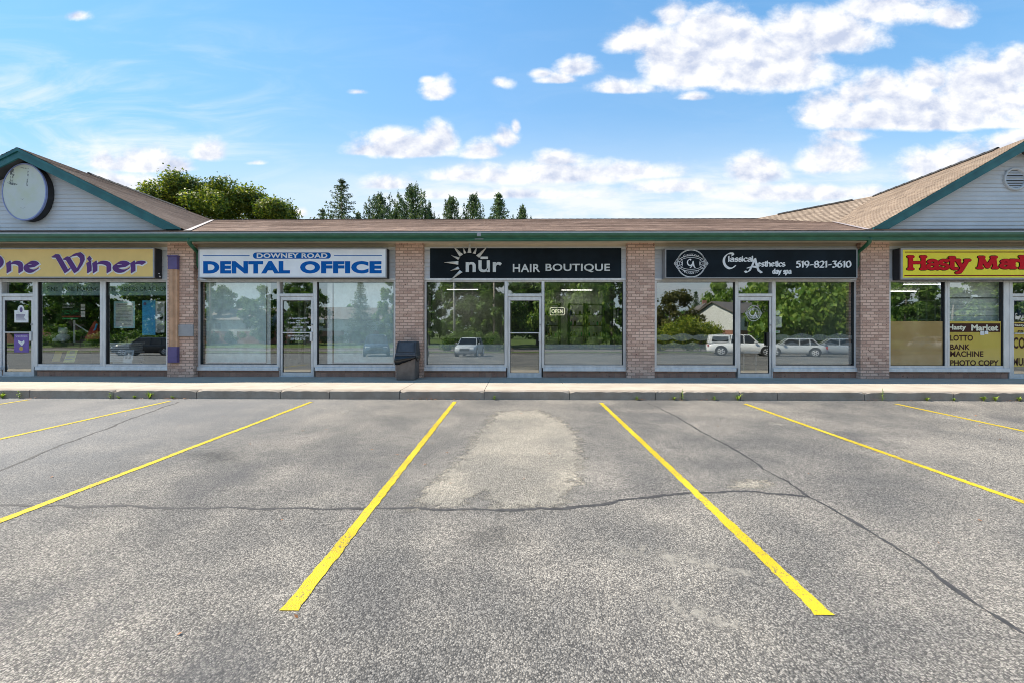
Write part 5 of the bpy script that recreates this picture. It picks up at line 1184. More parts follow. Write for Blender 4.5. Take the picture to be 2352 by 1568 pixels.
Ys = YI+.12; ink(w2, lambda b: [panel(b, 2176, 2300, y, y+11.6, Ys+(k % 2)*.006, .004) for k, y in enumerate((648, 660, 672))]+[panel(b, 2176, 2300, y, y+12.5, Ys, .004) for y in (686.2, 699.6, 713, 726.4)], 'shutter', 'inner_shutter')
YDm = YW+.018
t = card('door_decal', 'yellow door decal advertising fresh coffee and muffins', 'decal', 2326, 2392, 740, 842, YDm, 'olive_panel')
ink(t, lambda b: rect(b, 2326, 2392, 743, 752, YDm-.002), 'brown_vinyl', 'heading_band'); ink(t, lambda b: pxtext(b, 'Hasty Market', 2327, 2390, 744.5, 751, YDm-.004, bold=.03), 'cream_vinyl', 'heading')
for w, q, sh in (('FRESH', (2336, 2376, 759, 768), .2), ('COFFEE', (2327, 2390, 775, 800), 0), ('MUFFINS', (2327, 2390, 821, 839), 0)): ink(t, lambda b: pxtext(b, w, *q, YDm-.002, bold=.03, shear=sh), 'brown_vinyl', 'lettering')
t = thing('hanging_sign', 'dark navy box sign hanging inside beside the market door', 'sign', tuple(at(2355, 705, 10.7))); b = MB(); panel(b, 2338, 2392, 684, 725, 10.7, .08); b.build('box', 'navy_panel', t, bevel=.01); b = MB(); pxtext(b, 'G', 2344, 2351, 703, 710, 10.695); b.build('lettering', 'white_vinyl', t)
for k, (px, py, wd) in enumerate(((2118, 651, 70), (2075, 670, 60), (2060, 693, 46))):
    c_ = at(px, py, (12.3, 14.3, 16.8)[k]); 
    t = thing('tube_lamp', '%s fluorescent tube lamp under the market ceiling' % ('nearest', 'middle', 'farthest')[k], 'lamp', tuple(c_), 'tube lamps in the market'); b = MB(); b.box(c_.x-.6, c_.x+.6, c_.y-.05, c_.y+.05, 2.78, 2.815); b.build('housing', 'interior_grey', t); b = MB(); b.tube([(c_.x-.58, c_.y, 2.735), (c_.x+.58, c_.y, 2.735)], .009, 8); b.build('tube', 'tube_light', t)
t = thing('store_rack', 'white wire store rack inside the left market window', 'rack', tuple(at(2130, 740, 11.4))); b = MB(); Yr = 11.4
for q in ((2108, 2110, 668, 740), (2128, 2130, 668, 740), (2148, 2150, 668, 740)): panel(b, *q, Yr, .03)
for y in (668, 690, 712, 734): panel(b, 2108, 2150, y, y+1.5, Yr-.006, .03)
b.build('frame', 'interior_white', t)
# ------------------------------------------------------------------ trees
def quads_mesh(name, C, A, B):
    """C centres, A and B half axes (n x 3): one small leaf face each, bent along its middle"""
    n = len(C); Nn = np.cross(A, B); Nn /= (np.linalg.norm(Nn, axis=1, keepdims=True)+1e-9)
    k = np.linalg.norm(B, axis=1, keepdims=True)*.35
    V = np.stack([C-A, C-B+Nn*k*0, C+A, C+B], 1).reshape(-1, 3)
    me = bpy.data.meshes.new(name); me.vertices.add(4*n); me.vertices.foreach_set('co', V.astype(np.float32).ravel())
    me.loops.add(4*n); me.loops.foreach_set('vertex_index', np.arange(4*n, dtype=np.int32))
    me.polygons.add(n); me.polygons.foreach_set('loop_start', np.arange(0, 4*n, 4, dtype=np.int32)); me.update(calc_edges=True); me.validate(); return me
def unit(n): v = rng.normal(size=(n, 3)); return v/np.linalg.norm(v, axis=1, keepdims=True)
def leaves(name, clumps, n, size, mat, parent, droop=0.0, aspect=.6, shell=.5, up=.35):
    c = np.array([q[:3] for q in clumps]); r_ = np.array([q[3] for q in clumps]); p = r_**2/np.sum(r_**2)
    k = rng.choice(len(c), n, p=p); d = unit(n); rad = r_[k]*(shell+(1-shell)*rng.random(n)**.7)
    rad *= (1+.16*rng.normal(size=n)); C = c[k]+d*rad[:, None]*np.array([1, 1, .85])
    C[:, 2] -= droop*rng.random(n)*r_[k]
    N = d*.55+unit(n)*.7+np.array([0, 0, up]); N /= np.linalg.norm(N, axis=1, keepdims=True)
    A = np.cross(N, unit(n)); A /= np.linalg.norm(A, axis=1, keepdims=True)+1e-9
    if droop: A = A*.5+np.array([0, 0, -1])*.8; A /= np.linalg.norm(A, axis=1, keepdims=True)
    B = np.cross(N, A); B /= np.linalg.norm(B, axis=1, keepdims=True)+1e-9; s = size*(.6+.8*rng.random(n))[:, None]
    return link(name, quads_mesh(name, C, A*s, B*s*aspect), mat, parent)
def broad(name, label, H, rad, z0, ncl, n, size, mat, group=None, seed=1, bark='grey_bark', droop=0.0, top=.75, lobes=None):
    rnd = random.Random(seed); t = thing(name, label, 'tree', (0, 0, 0), group, True); cl = []
    lobes = lobes or [(0, 0, (H+z0)/2, rad, (H-z0)/2)]
    for i in range(ncl):
        lx, ly, lz, lr, lh = rnd.choice(lobes)
        while True:
            x, y, z = rnd.uniform(-1, 1), rnd.uniform(-1, 1), rnd.uniform(-1, 1)
            d = x*x+y*y+z*z
            if .16 < d < 1: break
        f_ = 1.0 if z < 0 else 1-(1-top)*z*.6
        cl.append((lx+x*lr*f_, ly+y*lr*f_, lz+z*lh, rnd.uniform(.13, .26)*rad))
    leaves('crown', cl, n, size, mat, t, droop)
    b = MB(); b.tube([(0, 0, -.3), (.05, 0, z0*.6), (-.05, .08, z0+.25*(H-z0)), (.06, 0, z0+.6*(H-z0))], [rad*.055+.09, rad*.045+.06, rad*.03+.03, .03], 9)
    for i in range(7):
        q = rnd.choice(cl); s_ = z0*.7+rnd.random()*.3*(H-z0); b.tube([(0, 0, s_), (q[0]*.5, q[1]*.5, s_+(q[2]-s_)*.6), q[:3]], [.07, .045, .015], 6)
    b.build('trunk', bark, t, True); return t
def conifer(name, label, H, rad, style, seed, zmin=0.0, dens=1.0, group=None):
    rnd = random.Random(seed); t = thing(name, label, 'tree', (0, 0, 0), group, True)
    Cs, As, Bs = [], [], []; br = MB()
    z = max(zmin, .8); rg = np.random.default_rng(seed)
    while z < H-.25:
        f_ = (H-z)/H
        if style == 'pine': L0 = rad*1.15*min(1.25, (f_*4.6)**.8)*(.6+.6*rnd.random()); nb = rnd.randint(5, 7)
        elif style == 'larch': L0 = rad*1.15*min(1.2, (f_*4.0)**.85)*(.45+.75*rnd.random()); nb = rnd.randint(5, 7)
        else: L0 = rad*(min(1.35, f_*4.2) if zmin > 0 else f_**.85)*(.85+.25*rnd.random()); nb = rnd.randint(7, 9)
        a0 = rnd.random()*6.3
        for k in range(nb):
            a = a0+6.283*k/nb+rnd.uniform(-.25, .25); L_ = L0*rnd.uniform(.75, 1.12); d = np.array([math.cos(a), math.sin(a), 0])
            rise = {'pine': .25, 'larch': -.12, 'spruce': -.22}[style]+rnd.uniform(-.1, .1); tip = {'pine': .40, 'larch': .10, 'spruce': .16}[style]
            m_ = max(3, int(L_/.22)); P = [np.array([0, 0, z])+d*L_*s+np.array([0, 0, rise*L_*s+tip*L_*s**3]) for s in np.linspace(.12, 1, m_)]
            br.tube([(0, 0, z), *[tuple(p) for p in P[::max(1, m_//3)]]], .018, 4, False) if L_ > .5 else None
            for i, p in enumerate(P):
                s = (i+1)/m_; w = {'pine': .34, 'larch': .25, 'spruce': .32}[style]*(1.15-.45*s)
                if style == 'pine' and s > .55:
                    qq = int(16*dens); hh = rg.random(qq)[:, None]*(.35+.30*rg.random()); c0 = p+rg.normal(size=(qq, 3))*.05+np.array([0, 0, 1.0])*hh; dv0 = rg.normal(size=(qq, 3))*.5+np.array([0, 0, .8]); dv0 /= np.linalg.norm(dv0, axis=1, keepdims=True); sd0 = np.cross(dv0, rg.normal(size=(qq, 3))); sd0 /= np.linalg.norm(sd0, axis=1, keepdims=True)+1e-9; Cs.append(c0); As.append(dv0*.12); Bs.append(sd0*.035)
                q = max(2, int({'pine': 11, 'larch': 8, 'spruce': 11}[style]*dens))
                c = p+rg.normal(size=(q, 3))*w*.42*np.array([1, 1, .75]); dirv = d*.55+rg.normal(size=(q, 3))*.55+np.array([0, 0, {'pine': .75, 'larch': -.55, 'spruce': -.25}[style]])
                dirv /= np.linalg.norm(dirv, axis=1, keepdims=True); sd = np.cross(dirv, rg.normal(size=(q, 3))); sd /= np.linalg.norm(sd, axis=1, keepdims=True)+1e-9
                ln_ = {'pine': .15, 'larch': .13, 'spruce': .15}[style]*(.7+.6*rg.random(q))[:, None]; Cs.append(c); As.append(dirv*ln_); Bs.append(sd*.036*(.8+.6*rg.random(q))[:, None])
        z += {'pine': .50, 'larch': .36, 'spruce': .34}[style]*rnd.uniform(.8, 1.25)
    # leader
    q = 30; c = np.stack([rg.normal(size=q)*.06, rg.normal(size=q)*.06, H-.6*rg.random(q)], 1); dv = rg.normal(size=(q, 3))*.45+np.array([0, 0, 1.0]); dv /= np.linalg.norm(dv, axis=1, keepdims=True); sd = np.cross(dv, rg.normal(size=(q, 3))); sd /= np.linalg.norm(sd, axis=1, keepdims=True)
    Cs.append(c); As.append(dv*.15); Bs.append(sd*.035)
    link('crown', quads_mesh('crown', np.concatenate(Cs), np.concatenate(As), np.concatenate(Bs)), {'pine': 'pine_needle', 'larch': 'larch_needle', 'spruce': 'spruce_needle'}[style], t)
    br.tube([(0, 0, -.4), (0, 0, H*.5), (0, 0, H-.1)], [.16+H*.006, .11, .02], 7); br.build('trunk', 'bark', t, True); return t
# maple behind the roof
YM = 30.0; c = at(512, 700, YM); zt = at(520, 400, YM).z
kx = YM/F
def lobe(px, py, rpx_, rpy): p = at(px, py, YM); return (p.x-c.x, random.uniform(-2.5, 1.5), p.z, rpx_*kx*.78, rpy*kx*.66)
t = broad('maple_tree', 'large round yellow-green maple crown rising behind the roof beside the left gable', zt, 4.3, 4.0, 150, 62000, .09, 'maple_leaf', seed=5,
          lobes=[lobe(470, 470, 70, 62), lobe(470, 470, 60, 50), lobe(540, 480, 80, 58), lobe(600, 505, 55, 48), lobe(440, 505, 45, 50), lobe(510, 520, 110, 60), lobe(637, 490, 24, 30), lobe(425, 480, 34, 34), lobe(560, 455, 28, 30), lobe(585, 478, 52, 46), lobe(620, 490, 36, 36), lobe(475, 462, 60, 40), lobe(525, 466, 60, 44)])
t.location = (c.x, YM, 0)
CON = [(785, 411, 46, 'larch', 'tall thin feathery larch standing alone behind the roof'), (741, 478, 24, 'larch', 'small pale feathery larch left of the tall thin one'), (872, 449, 33, 'pine', 'dense rounded pine right of the tall thin larch'),
       (948, 429, 44, 'pine', 'tallest pine with upright candles near the middle of the roof'), (1036, 453, 28, 'pine', 'narrow dense bluish pine, first of the right hand three'), (1088, 449, 27, 'pine', 'ragged open pine between two denser ones'),
       (1146, 443, 36, 'spruce', 'bright cone shaped spruce at the right of the conifer row'), (1200, 472, 20, 'pine', 'small sparse pine at the right end of the conifer row'), (823, 486, 14, 'larch', 'short larch top between the thin larch and the dense pine'), (985, 485, 18, 'pine', 'short pine top right of the tallest pine'), (908, 482, 16, 'pine', 'short pine top left of the tallest pine')]
for i, (px, py, rp, stl, lb) in enumerate(CON):
    Y = 36+(i % 3)*1.6; top = at(px, py, Y); rad = rp/F*Y
    t = conifer(stl+'_tree', lb, top.z, rad, stl, 40+i, zmin=top.z-6.5, dens=1.0 if stl != 'larch' else .9, group='conifers behind the roof'); t.location = (top.x, Y, 0)

# ------------------------------------------------------------------ the other side of the car park (mirrored in the glass)
def mir(px, V): return Vector((at(px, 760, V).x, 2*YG-V, ground_z(2*YG-V)))
def mz(py, V): return EYE.z+(765-py)/F*V
protos = {}
def rtree(kind, px, V, pytop, lb, rz=0.0, grp='trees across the street', wide=1.0):
    p = mir(px, V); H = mz(pytop, V)-p.z
    if kind not in protos:
        if kind == 'round': q = broad('broadleaf_tree', lb, 10, 3.9, .9, 46, 7500, .21, 'deep_leaf', grp, seed=11)
        elif kind == 'tall': q = broad('broadleaf_tree', lb, 14, 4.6, 1.4, 60, 9000, .25, 'deep_leaf', grp, seed=12)
        elif kind == 'willow': q = broad('willow_tree', lb, 12, 5.2, .9, 55, 10000, .24, 'willow_leaf', grp, seed=13, droop=1.2)
        elif kind == 'bronze': q = broad('bronze_tree', lb, 6, 2.8, .3, 36, 7000, .13, 'bronze_leaf', grp, seed=14)
        elif kind == 'spruce': q = conifer('spruce_tree', lb, 11, 3.0, 'spruce', 15, dens=.55, group=grp)
        protos[kind] = (q, {'round': 10, 'tall': 14, 'willow': 12, 'bronze': 6, 'spruce': 11}[kind]); s = H/protos[kind][1]; q.location = p; q.rotation_euler = (0, 0, rz); q.scale = (s*wide, s*wide, s); return q
    q, h = protos[kind]; s = H/h; return dup(q, p, rz, lb, grp, (s*wide, s*wide, s))
for kind, px, V, py, lb, wd in [
    ('tall', -40, 58, 585, 'broad green tree mirrored at the far left, left of the wine shop door', 1), ('round', 75, 62, 640, 'broad green tree mirrored in the wine shop door transom', 1), ('tall', 165, 57, 610, 'tall green tree mirrored behind the menu board', 1), ('round', 250, 60, 655, 'green tree mirrored above the framed notice', 1), ('tall', 352, 58, 600, 'tall green tree mirrored behind the blue banner', 1),
    ('round', 470, 66, 640, 'dark tree mirrored at the left edge of the left dental blind', .8), ('tall', 525, 72, 655, 'rounded green tree mirrored in the left dental blind', .9), ('round', 612, 64, 655, 'green tree mirrored at the right edge of the left dental blind', .9), ('tall', 700, 60, 630, 'tall green tree mirrored above the dental door', .9), ('spruce', 828, 64, 636, 'spruce with tiered branches mirrored in the right dental blind', 1.0), ('round', 908, 64, 640, 'green tree mirrored at the right edge of the right dental blind', .8),
    ('tall', 985, 60, 625, 'tall green tree mirrored at the left edge of the salon window', .7), ('tall', 1085, 55, 590, 'large spreading tree mirrored in the left salon window', 1.1), ('round', 1150, 50, 640, 'dark green tree mirrored just left of the salon door', 1), ('tall', 1235, 58, 585, 'tall green tree mirrored right of the salon door', 1), ('willow', 1310, 54, 610, 'loose pale green tree mirrored above the salon shelves', 1.1), ('tall', 1405, 60, 600, 'tall green tree mirrored at the right edge of the salon window', .9),
    ('bronze', 1538, 54, 664, 'bronze leaved bushy tree mirrored at the left of the spa window', 1.1), ('spruce', 1598, 80, 668, 'pointed spruce mirrored behind the gabled house', 1), ('willow', 1662, 66, 640, 'tall willowy tree mirrored right of the gabled house', .8), ('round', 1740, 62, 655, 'green tree mirrored above the spa door', .9), ('willow', 1850, 40, 585, 'big bright willow filling the right spa window', 1.25), ('willow', 1950, 46, 600, 'drooping willow mirrored at the right edge of the spa window', 1.0),
    ('tall', 2080, 58, 610, 'tall green tree mirrored in the left market window', 1), ('round', 2190, 60, 620, 'green tree mirrored behind the market shutter', 1), ('tall', 2330, 58, 600, 'tall green tree mirrored at the market door', 1), ('tall', 2480, 60, 600, 'green tree mirrored right of the market door', 1)]:
    rtree(kind, px, V, py, lb, random.uniform(0, 6), wide=wd)
cl = []
for i in range(260): cl.append((-130+i, -82+random.uniform(-4, 4), random.uniform(1, 8.5)*(.7+.3*math.sin(i*.21)*math.sin(i*.057)), random.uniform(1.5, 2.6)))
tag(leaves('distant_woods', cl, 26000, .55, 'deep_leaf', None), 'distant belt of woods far across the street', None, None, 'stuff')
def hedge(name, lb, px0, px1, V, pytop, mat, n=9000):
    a, c = mir(px0, V), mir(px1, V); m_ = (a+c)/2; h = mz(pytop, V)-m_.z; w = abs(c.x-a.x)/2; t = thing(name, lb, 'hedge', tuple(m_), None, True); cl = []
    for i in range(40):
        u = random.uniform(-1, 1); cl.append((u*w*.92, random.uniform(-.7, .7), h*random.uniform(.2, .80)*math.sqrt(max(.15, 1-u*u*.75)), h*.24))
    leaves('foliage', cl, n, .10, mat, t); b = MB(); 
    for i in range(5): b.tube([(w*(-.7+.35*i), 0, -.1), (w*(-.7+.35*i)+.1, 0, h*.5)], .05, 6)
    b.build('stems', 'bark', t); return t
hedge('rounded_hedge', 'large mounded yellow-green hedge mirrored in the left spa window', 1490, 1668, 43, 722, 'hedge_leaf', 14000)
hedge('rounded_hedge', 'low dark shrubs mirrored behind the salon interior', 1010, 1160, 44, 752, 'deep_leaf', 6000); hedge('rounded_hedge', 'dark hedge mirrored low in the wine shop windows', 85, 390, 50, 752, 'deep_leaf', 9000); hedge('rounded_hedge', 'dark hedge mirrored low in the right salon window', 1245, 1440, 48, 748, 'deep_leaf', 8000); hedge('rounded_hedge', 'green shrubs mirrored beneath the willow in the spa window', 1730, 1990, 50, 735, 'deep_leaf', 10000); hedge('rounded_hedge', 'hedge mirrored low in the dental windows', 455, 910, 62, 752, 'deep_leaf', 11000)
def house(name, lb, px, V, wd, dp, wall_h, ridge_h, lower, upper, rz, along):
    p = mir(px, V); t = thing(name, lb, 'house', tuple(p), None, True); t.rotation_euler = (0, 0, rz); w, d = wd/2, dp/2
    b = MB(); b.box(-w, w, -d, d, -.3, wall_h*.5); b.build('lower_wall', lower, t); b = MB(); b.box(-w, w, -d, d, wall_h*.5, wall_h); 
    if along: b.prism_x([(-d, wall_h), (d, wall_h), (0, ridge_h)], -w, w)
    else: b.prism_y([(-w, wall_h), (w, wall_h), (0, ridge_h)], -d, d)
    b.build('upper_wall', upper, t); o = .35; b = MB()
    if along:
        for s in (-1, 1): b.hexa([(-w-o, s*(d+o), wall_h-.2), (w+o, s*(d+o), wall_h-.2), (w+o, 0, ridge_h+.05), (-w-o, 0, ridge_h+.05), (-w-o, s*(d+o), wall_h-.06), (w+o, s*(d+o), wall_h-.06), (w+o, 0, ridge_h+.2), (-w-o, 0, ridge_h+.2)])
    else:
        for s in (-1, 1): b.hexa([(s*(w+o), -d-o, wall_h-.2), (s*(w+o), d+o, wall_h-.2), (0, d+o, ridge_h+.05), (0, -d-o, ridge_h+.05), (s*(w+o), -d-o, wall_h-.06), (s*(w+o), d+o, wall_h-.06), (0, d+o, ridge_h+.2), (0, -d-o, ridge_h+.2)])
    rf = b.build('roof', 'house_roof', t); b = MB(); b.box(.2, .8, -.3, .3, ridge_h-.5, ridge_h+.9); b.build('chimney', 'house_brick', rf)
    for x in ((-w*.5, w*.45) if wd > 5 else (0,)):
        b = MB(); b.box(x-.62, x+.62, d-.02, d+.03, wall_h*.58, wall_h*.58+1.15); wn = b.build('window', 'trim_white', t); b = MB(); b.box(x-.53, x-.03, d+.03, d+.036, wall_h*.58+.09, wall_h*.58+1.06); b.box(x+.03, x+.53, d+.03, d+.036, wall_h*.58+.09, wall_h*.58+1.06); b.build('pane', 'car_glass', wn)
    b = MB(); b.box(-.5, .5, d-.02, d+.03, 0, 2.1); b.build('door', 'trim_white', t)
house('gabled_house', 'pale grey gabled house mirrored in the left spa window', 1610, 62, 4.4, 6, 3.9, 6.2, 'house_siding', 'house_siding', 0.25, False)
house('brick_house', 'brick house with white upper floor mirrored beside the spa door', 1690, 56, 8.5, 7, 4.6, 6.2, 'house_brick', 'house_siding', -.35, True)
house('brick_house', 'low house mirrored in the left dental blind', 575, 68, 12, 7, 4.0, 5.9, 'house_brick', 'house_siding', 0.1, True); house('brick_house', 'low wide house mirrored in the right dental blind', 812, 72, 14, 7, 4.2, 6.3, 'house_brick', 'house_siding', -.05, True)
house('brick_house', 'dark brick house mirrored in the wine shop window', 120, 70, 10, 7, 4.0, 6.0, 'house_brick', 'house_brick', 0.1, True)
for px, V, py, lb, mt in ((1043.7, 46, 560, 'tall pale utility pole mirrored in the left salon window', 'pole_concrete'), (1135, 47, 570, 'greyish pole mirrored near the salon door', 'pole_wood'), (483, 60, 560, 'thin pole mirrored in the left dental blind', 'pole_wood')):
    p = mir(px, V); t = thing('utility_pole', lb, 'pole', tuple(p), 'poles across the street', True); h = mz(py, V)-p.z; b = MB(); b.tube([(0, 0, -.3), (0, 0, h)], [.15, .10], 10); b.build('shaft', mt, t, True); b = MB(); b.box(-.9, .9, -.05, .05, h-.7, h-.58); b.build('crossarm', 'pole_wood', t)
# ------------------------------------------------------------------ vehicles
def vehicle(name, lb, cat, paint, L, Wd, H, bonnet, boot, belt, rake_f, rake_r, cap=None):
    """L long (front at +x), belt: waist height, bonnet/boot: share of the length before/behind the cabin"""
    t = thing(name, lb, cat, (0, 0, 0), 'cars parked across the lot', True); w = Wd/2; n = 16; b = MB(); secs = []
    xf, xr = L/2, -L/2
    for i in range(n+1):
        u = i/n; x = xr+L*u; e = min(1, u/.10, (1-u)/.12); tw = w*(.86+.14*math.sin(min(1, e)*math.pi/2)); k = max(0, (u-(1-bonnet))/bonnet); k2 = max(0, (boot-u)/boot) if boot > 0 else 0
        zt = belt-.10*k**1.5-.20*max(0, (k-.72)/.28)**2-(.06*k2+.10*max(0, (k2-.8)/.2)); zl = .24+.12*(1-min(1, e))
        secs.append([(x, -tw*.88, zl), (x, -tw, zl+.16), (x, -tw*1.0, (zl+zt)*.52), (x, -tw*.97, zt-.10), (x, -tw*.86, zt), (x, 0, zt+.035), (x, tw*.86, zt), (x, tw*.97, zt-.10), (x, tw, (zl+zt)*.52), (x, tw, zl+.16), (x, tw*.88, zl)])
    m_ = len(secs[0])
    for s in secs: b.v += s
    for i in range(n):
        for k in range(m_): b.f.append((i*m_+k, (i+1)*m_+k, (i+1)*m_+(k+1) % m_, i*m_+(k+1) % m_))
    b.f.append(tuple(range(m_))); b.f.append(tuple(n*m_+k for k in range(m_-1, -1, -1))); body = b.build('body', paint, t, True)
    def cab(x0, x1, rf, rr, inset, z0, z1, mat, nm, par, sh=0.0):
        q = MB(); a, c = x0+sh, x1-sh; wb = w*.88+sh*.2; wt = w*.74-inset
        q.hexa([(a, -wb, z0), (c, -wb, z0), (c, wb, z0), (a, wb, z0), (a+rr, -wt, z1), (c-rf, -wt, z1), (c-rf, wt, z1), (a+rr, wt, z1)]); return q.build(nm, mat, par, False, .04)
    x0 = xr+L*boot*.92+.02; x1 = xf-L*bonnet+.12
    gl = cab(x0, x1, rake_f, rake_r, 0, belt-.04, H-.05, 'car_glass', 'windows', t)
    q = MB(); wt = w*.74; q.hexa([(x0+rake_r*.92, -wt*1.0, H-.075), (x1-rake_f*.95, -wt, H-.075), (x1-rake_f*.95, wt, H-.075), (x0+rake_r*.92, wt, H-.075), (x0+rake_r+.08, -wt*.86, H), (x1-rake_f-.08, -wt*.86, H), (x1-rake_f-.08, wt*.86, H), (x0+rake_r+.08, wt*.86, H)]); q.build('roof', paint, t, False, .03)
    q = MB(); wb = w*.885
    for s in (-1, 1):
        for (xa, xb) in ((x0+.02, x0+rake_r+.03), (x1-.02, x1-rake_f-.03), ((x0+x1)/2-.05, (x0+x1)/2-.05), ((x0*.68+x1*.32)-.25, (x0*.68+x1*.32)-.22)): q.tube([(xa, s*wb, belt-.05), (xb, s*wt*1.01, H-.055)], .045, 6)
    q.build('pillars', paint, t)
    if cap:
        q = MB(); a = xr+.06; c = x0+.02; q.hexa([(a, -w*.93, belt-.03), (c, -w*.93, belt-.03), (c, w*.93, belt-.03), (a, w*.93, belt-.03), (a+.16, -w*.80, cap), (c, -w*.80, cap), (c, w*.80, cap), (a+.16, w*.80, cap)]); cp = q.build('canopy_cap', paint, t, False, .05)
        for s in (-1, 1): q = MB(); q.hexa([(a+.28, s*w*.935, belt+.12), (c-.14, s*w*.935, belt+.12), (c-.14, s*w*.90, belt+.12), (a+.28, s*w*.90, belt+.12), (a+.36, s*w*.855, cap-.14), (c-.14, s*w*.855, cap-.14), (c-.14, s*w*.82, cap-.14), (a+.36, s*w*.82, cap-.14)]); q.build('side_window', 'car_glass', cp)
    rw = .34 if H < 1.6 else .39
    for sx_ in (xf-L*.185, xr+L*.195):
        for s in (-1, 1):
            q = MB(); q.cyl((sx_, s*(w-.04), rw+.04), (0, 1, 0), rw+.075, .10, 22); q.build('wheel_arch', 'tyre', t)
            q = MB(); q.cyl((sx_, s*(w-.085), rw), (0, 1, 0), rw, .21, 24); wh = q.build('wheel', 'tyre', t, False, .02); q = MB(); yy = s*(w+.018)
            for k in range(6):
                a = 6.283*k/6; q.tube([(sx_+.05*math.cos(a), yy, rw+.05*math.sin(a)), (sx_+rw*.62*math.cos(a), yy, rw+rw*.62*math.sin(a))], [.045, .035], 6)
            q.tube([(sx_+rw*.64*math.cos(6.283*k/20), yy, rw+rw*.64*math.sin(6.283*k/20)) for k in range(21)], .022, 6); q.build('rim', 'chrome', wh)
    for s in (-1, 1):
        q = MB(); q.box(xf-.20, xf-.02, s*w*.50, s*w*.84, belt-.36, belt-.22); q.build('headlight', 'lamp_clear', t, False, .03); q = MB(); q.box(xr+.01, xr+.14, s*w*.62, s*w*.90, belt-.34, belt-.12); q.build('tail_light', 'lamp_red', t, False, .02)
        q = MB(); q.box(x1-.42, x1-.26, s*(w*.98), s*(w*.98+.16), belt+.02, belt+.15); q.build('wing_mirror', paint, t, False, .02)
    q = MB(); q.box(xf-.12, xf+.008, -w*.46, w*.46, .50, belt-.26); q.build('grille', 'tyre', t, False, .02); q = MB(); q.box(xf-.06, xf+.018, -w*.9, w*.9, .28, .34); q.build('bumper_strip', 'tyre', t); return t
def put(t, px, V, rz): p = mir(px, V); t.location = (p.x, p.y, lot_z(p.y)); t.rotation_euler = (0, 0, R(rz))
t = vehicle('pickup_truck', 'white pickup truck with a canopy cap mirrored in the spa window and door', 'truck', 'car_white', 5.4, 1.88, 1.80, .30, .34, 1.10, .62, .12, 1.78); put(t, 1703, 33.5, 22)
t = vehicle('hatchback_car', 'dark blue hatchback facing the shops, mirrored in the left salon window', 'car', 'car_silver', 4.0, 1.72, 1.50, .26, .10, .95, .62, .35); put(t, 1080, 31.5, 96)
t = vehicle('sports_utility_car', 'pale sports utility car mirrored in the right dental blind', 'car', 'car_blue', 4.6, 1.88, 1.72, .27, .04, 1.05, .62, .28); put(t, 865, 31, 70)
t = vehicle('silver_hatchback', 'silver hatchback seen from behind, mirrored in the right spa window', 'car', 'car_silver', 4.3, 1.76, 1.48, .27, .12, .95, .65, .42); put(t, 1822, 32, 208)
t = vehicle('dark_sedan', 'dark saloon car at the right edge of the spa window reflection', 'car', 'car_grey', 4.6, 1.80, 1.45, .29, .20, .94, .7, .6); put(t, 1917, 31.5, 212)
t = vehicle('white_car', 'white car mirrored far off in the left market window', 'car', 'car_white', 4.5, 1.8, 1.6, .27, .10, 1.0, .6, .35); put(t, 2145, 47, 10); t.location.z = lot_z(LOT_END)+.01
t = vehicle('black_car', 'black car mirrored beneath the blue banner of the wine shop', 'car', 'car_black', 4.5, 1.8, 1.5, .28, .12, .96, .65, .45); put(t, 345, 32, 160)

# ------------------------------------------------------------------ weeds and leaves along the kerb
def weed(px, kind, lb, h):
    x = fx(px, KERB-.02, 915); y = KERB-.030; t = thing('weed', lb, 'weed', (x, y, lot_z(y)), 'weeds growing along the kerb', True); C_, b = [], MB()
    n = 16 if kind == 'tuft' else 11
    if kind == 'tuft':
        for k in range(n):
            a = random.uniform(0, 6.28); l = h*random.uniform(.5, 1.1); d = Vector((math.cos(a), math.sin(a)*.5-.2, 0)); p = Vector((0, 0, 0)); s = Vector((-d.y, d.x, 0)).normalized()*.007
            m_ = d*l*.35+Vector((0, 0, l*.7)); e = d*l*.85+Vector((0, 0, l*random.uniform(.55, 1.0))); o = len(b.v); b.v += [tuple(q) for q in (p-s, p+s, m_+s*1.4, m_-s*1.4, e)]; b.f += [(o, o+1, o+2, o+3), (o+3, o+2, o+4)]
    else:
        b.tube([(0, 0, 0), (.008, -.01, h*.5), (-.004, -.015, h)], .004, 5)
        for k in range(n):
            z = h*(.15+.85*k/n); a = k*2.4; l = .055*(1.1-.6*k/n); d = Vector((math.cos(a), math.sin(a), .35)); s = Vector((-d.y, d.x, 0))*.016; p = Vector((0, -.012, z)); o = len(b.v); b.v += [tuple(q) for q in (p, p+d*l*.5+s, p+d*l, p+d*l*.5-s)]; b.f.append((o, o+1, o+2, o+3))
    b.build('leaves', 'weed_leaf', t)
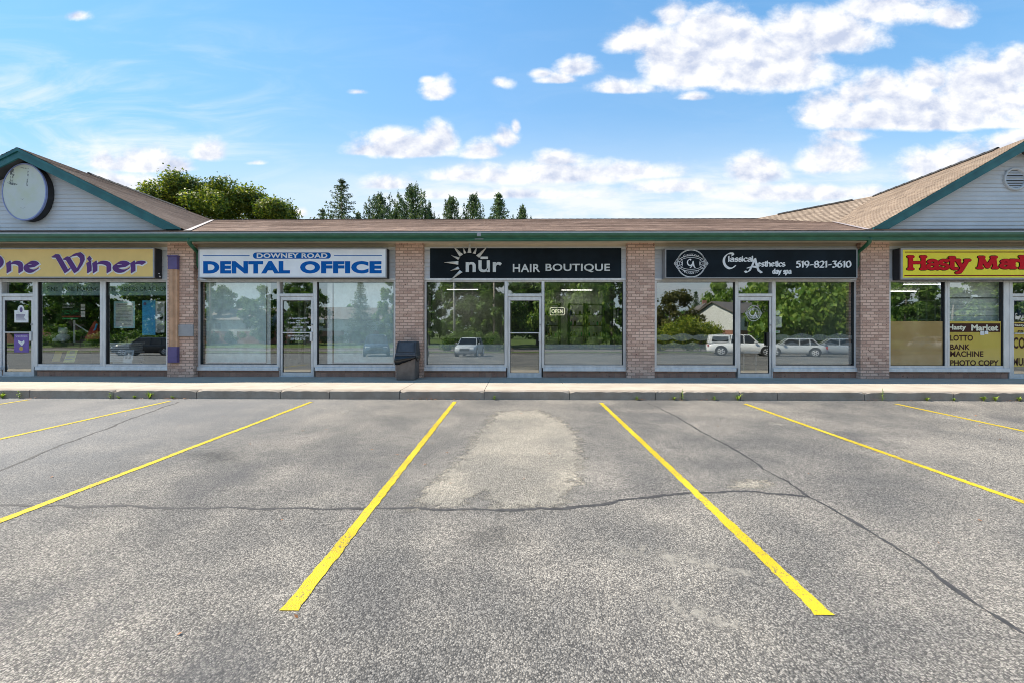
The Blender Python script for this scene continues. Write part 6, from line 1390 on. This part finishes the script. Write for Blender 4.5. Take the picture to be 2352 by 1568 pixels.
for px, kind, lb, h in [(7, 'tuft', 'bright tuft of grass at the far left end of the kerb', .16), (46, 'sprig', 'upright weed sprig second from the left end of the kerb', .17), (398, 'sprig', 'thin weed sprig below the wine shop window, left of the grass tuft', .12), (428, 'tuft', 'low weed below the first brick pillar', .07), (478, 'tuft', 'small low weed right of the first pillar', .08), (564, 'tuft', 'spiky grass tuft at the end of a yellow line before the dental blind', .16), (640, 'tuft', 'low leafy weed before the left dental window', .07),
                        (1136, 'sprig', 'tiny weed sprig at the end of the yellow line by the salon', .08), (1462, 'sprig', 'small weed sprig before the salon pillar', .08), (1566, 'sprig', 'dry weed stalk rising above the kerb before the left spa window', .24), (1548, 'tuft', 'low weed beside the dry stalk', .09), (1640, 'sprig', 'short weed before the spa window', .09), (1694, 'tuft', 'bright leafy tuft before the spa door', .15), (2025, 'sprig', 'tall leafy weed standing by the last pillar', .26), (2128, 'tuft', 'flat weed before the market window', .10), (2190, 'tuft', 'flat weed right of a kerb joint before the market', .08), (2258, 'tuft', 'broad grass clump before the yellow market poster', .14), (2285, 'tuft', 'broad leafy clump right of the grass clump', .13), (2340, 'tuft', 'weed at the far right end of the kerb', .11)]:
    weed(px if px not in (398, 428, 478, 564, 640) else {398: 255, 428: 274, 478: 310, 564: 345, 640: 398}[px], kind, lb, h)
n = 170; C_ = []
for i in range(n):
    px = random.choice([75, 105, 350, 385, 420, 440, 975, 1015, 1080, 1470, 1560, 1610, 1990, 2080, 2310])+random.gauss(0, 16); x = fx(px, KERB, 915); y = KERB-.02-abs(random.gauss(0, .03)); C_.append((x, y, lot_z(y)+random.uniform(.008, .028)))
for i in range(60):
    y = random.uniform(1.8, 7.5); C_.append((random.uniform(-9, 9), y, lot_z(y)+.008))
C_ = np.array(C_); n = len(C_); A = unit(n)*np.array([1, 1, .35]); B = np.cross(A, np.array([0, 0, 1.0])); s = (.010+.016*rng.random(n))[:, None]
tag(link('leaf_litter', quads_mesh('leaf_litter', C_, A*s, B*s*.7), 'leaf_litter'), 'dry brown leaves scattered along the kerb', None, None, 'stuff')
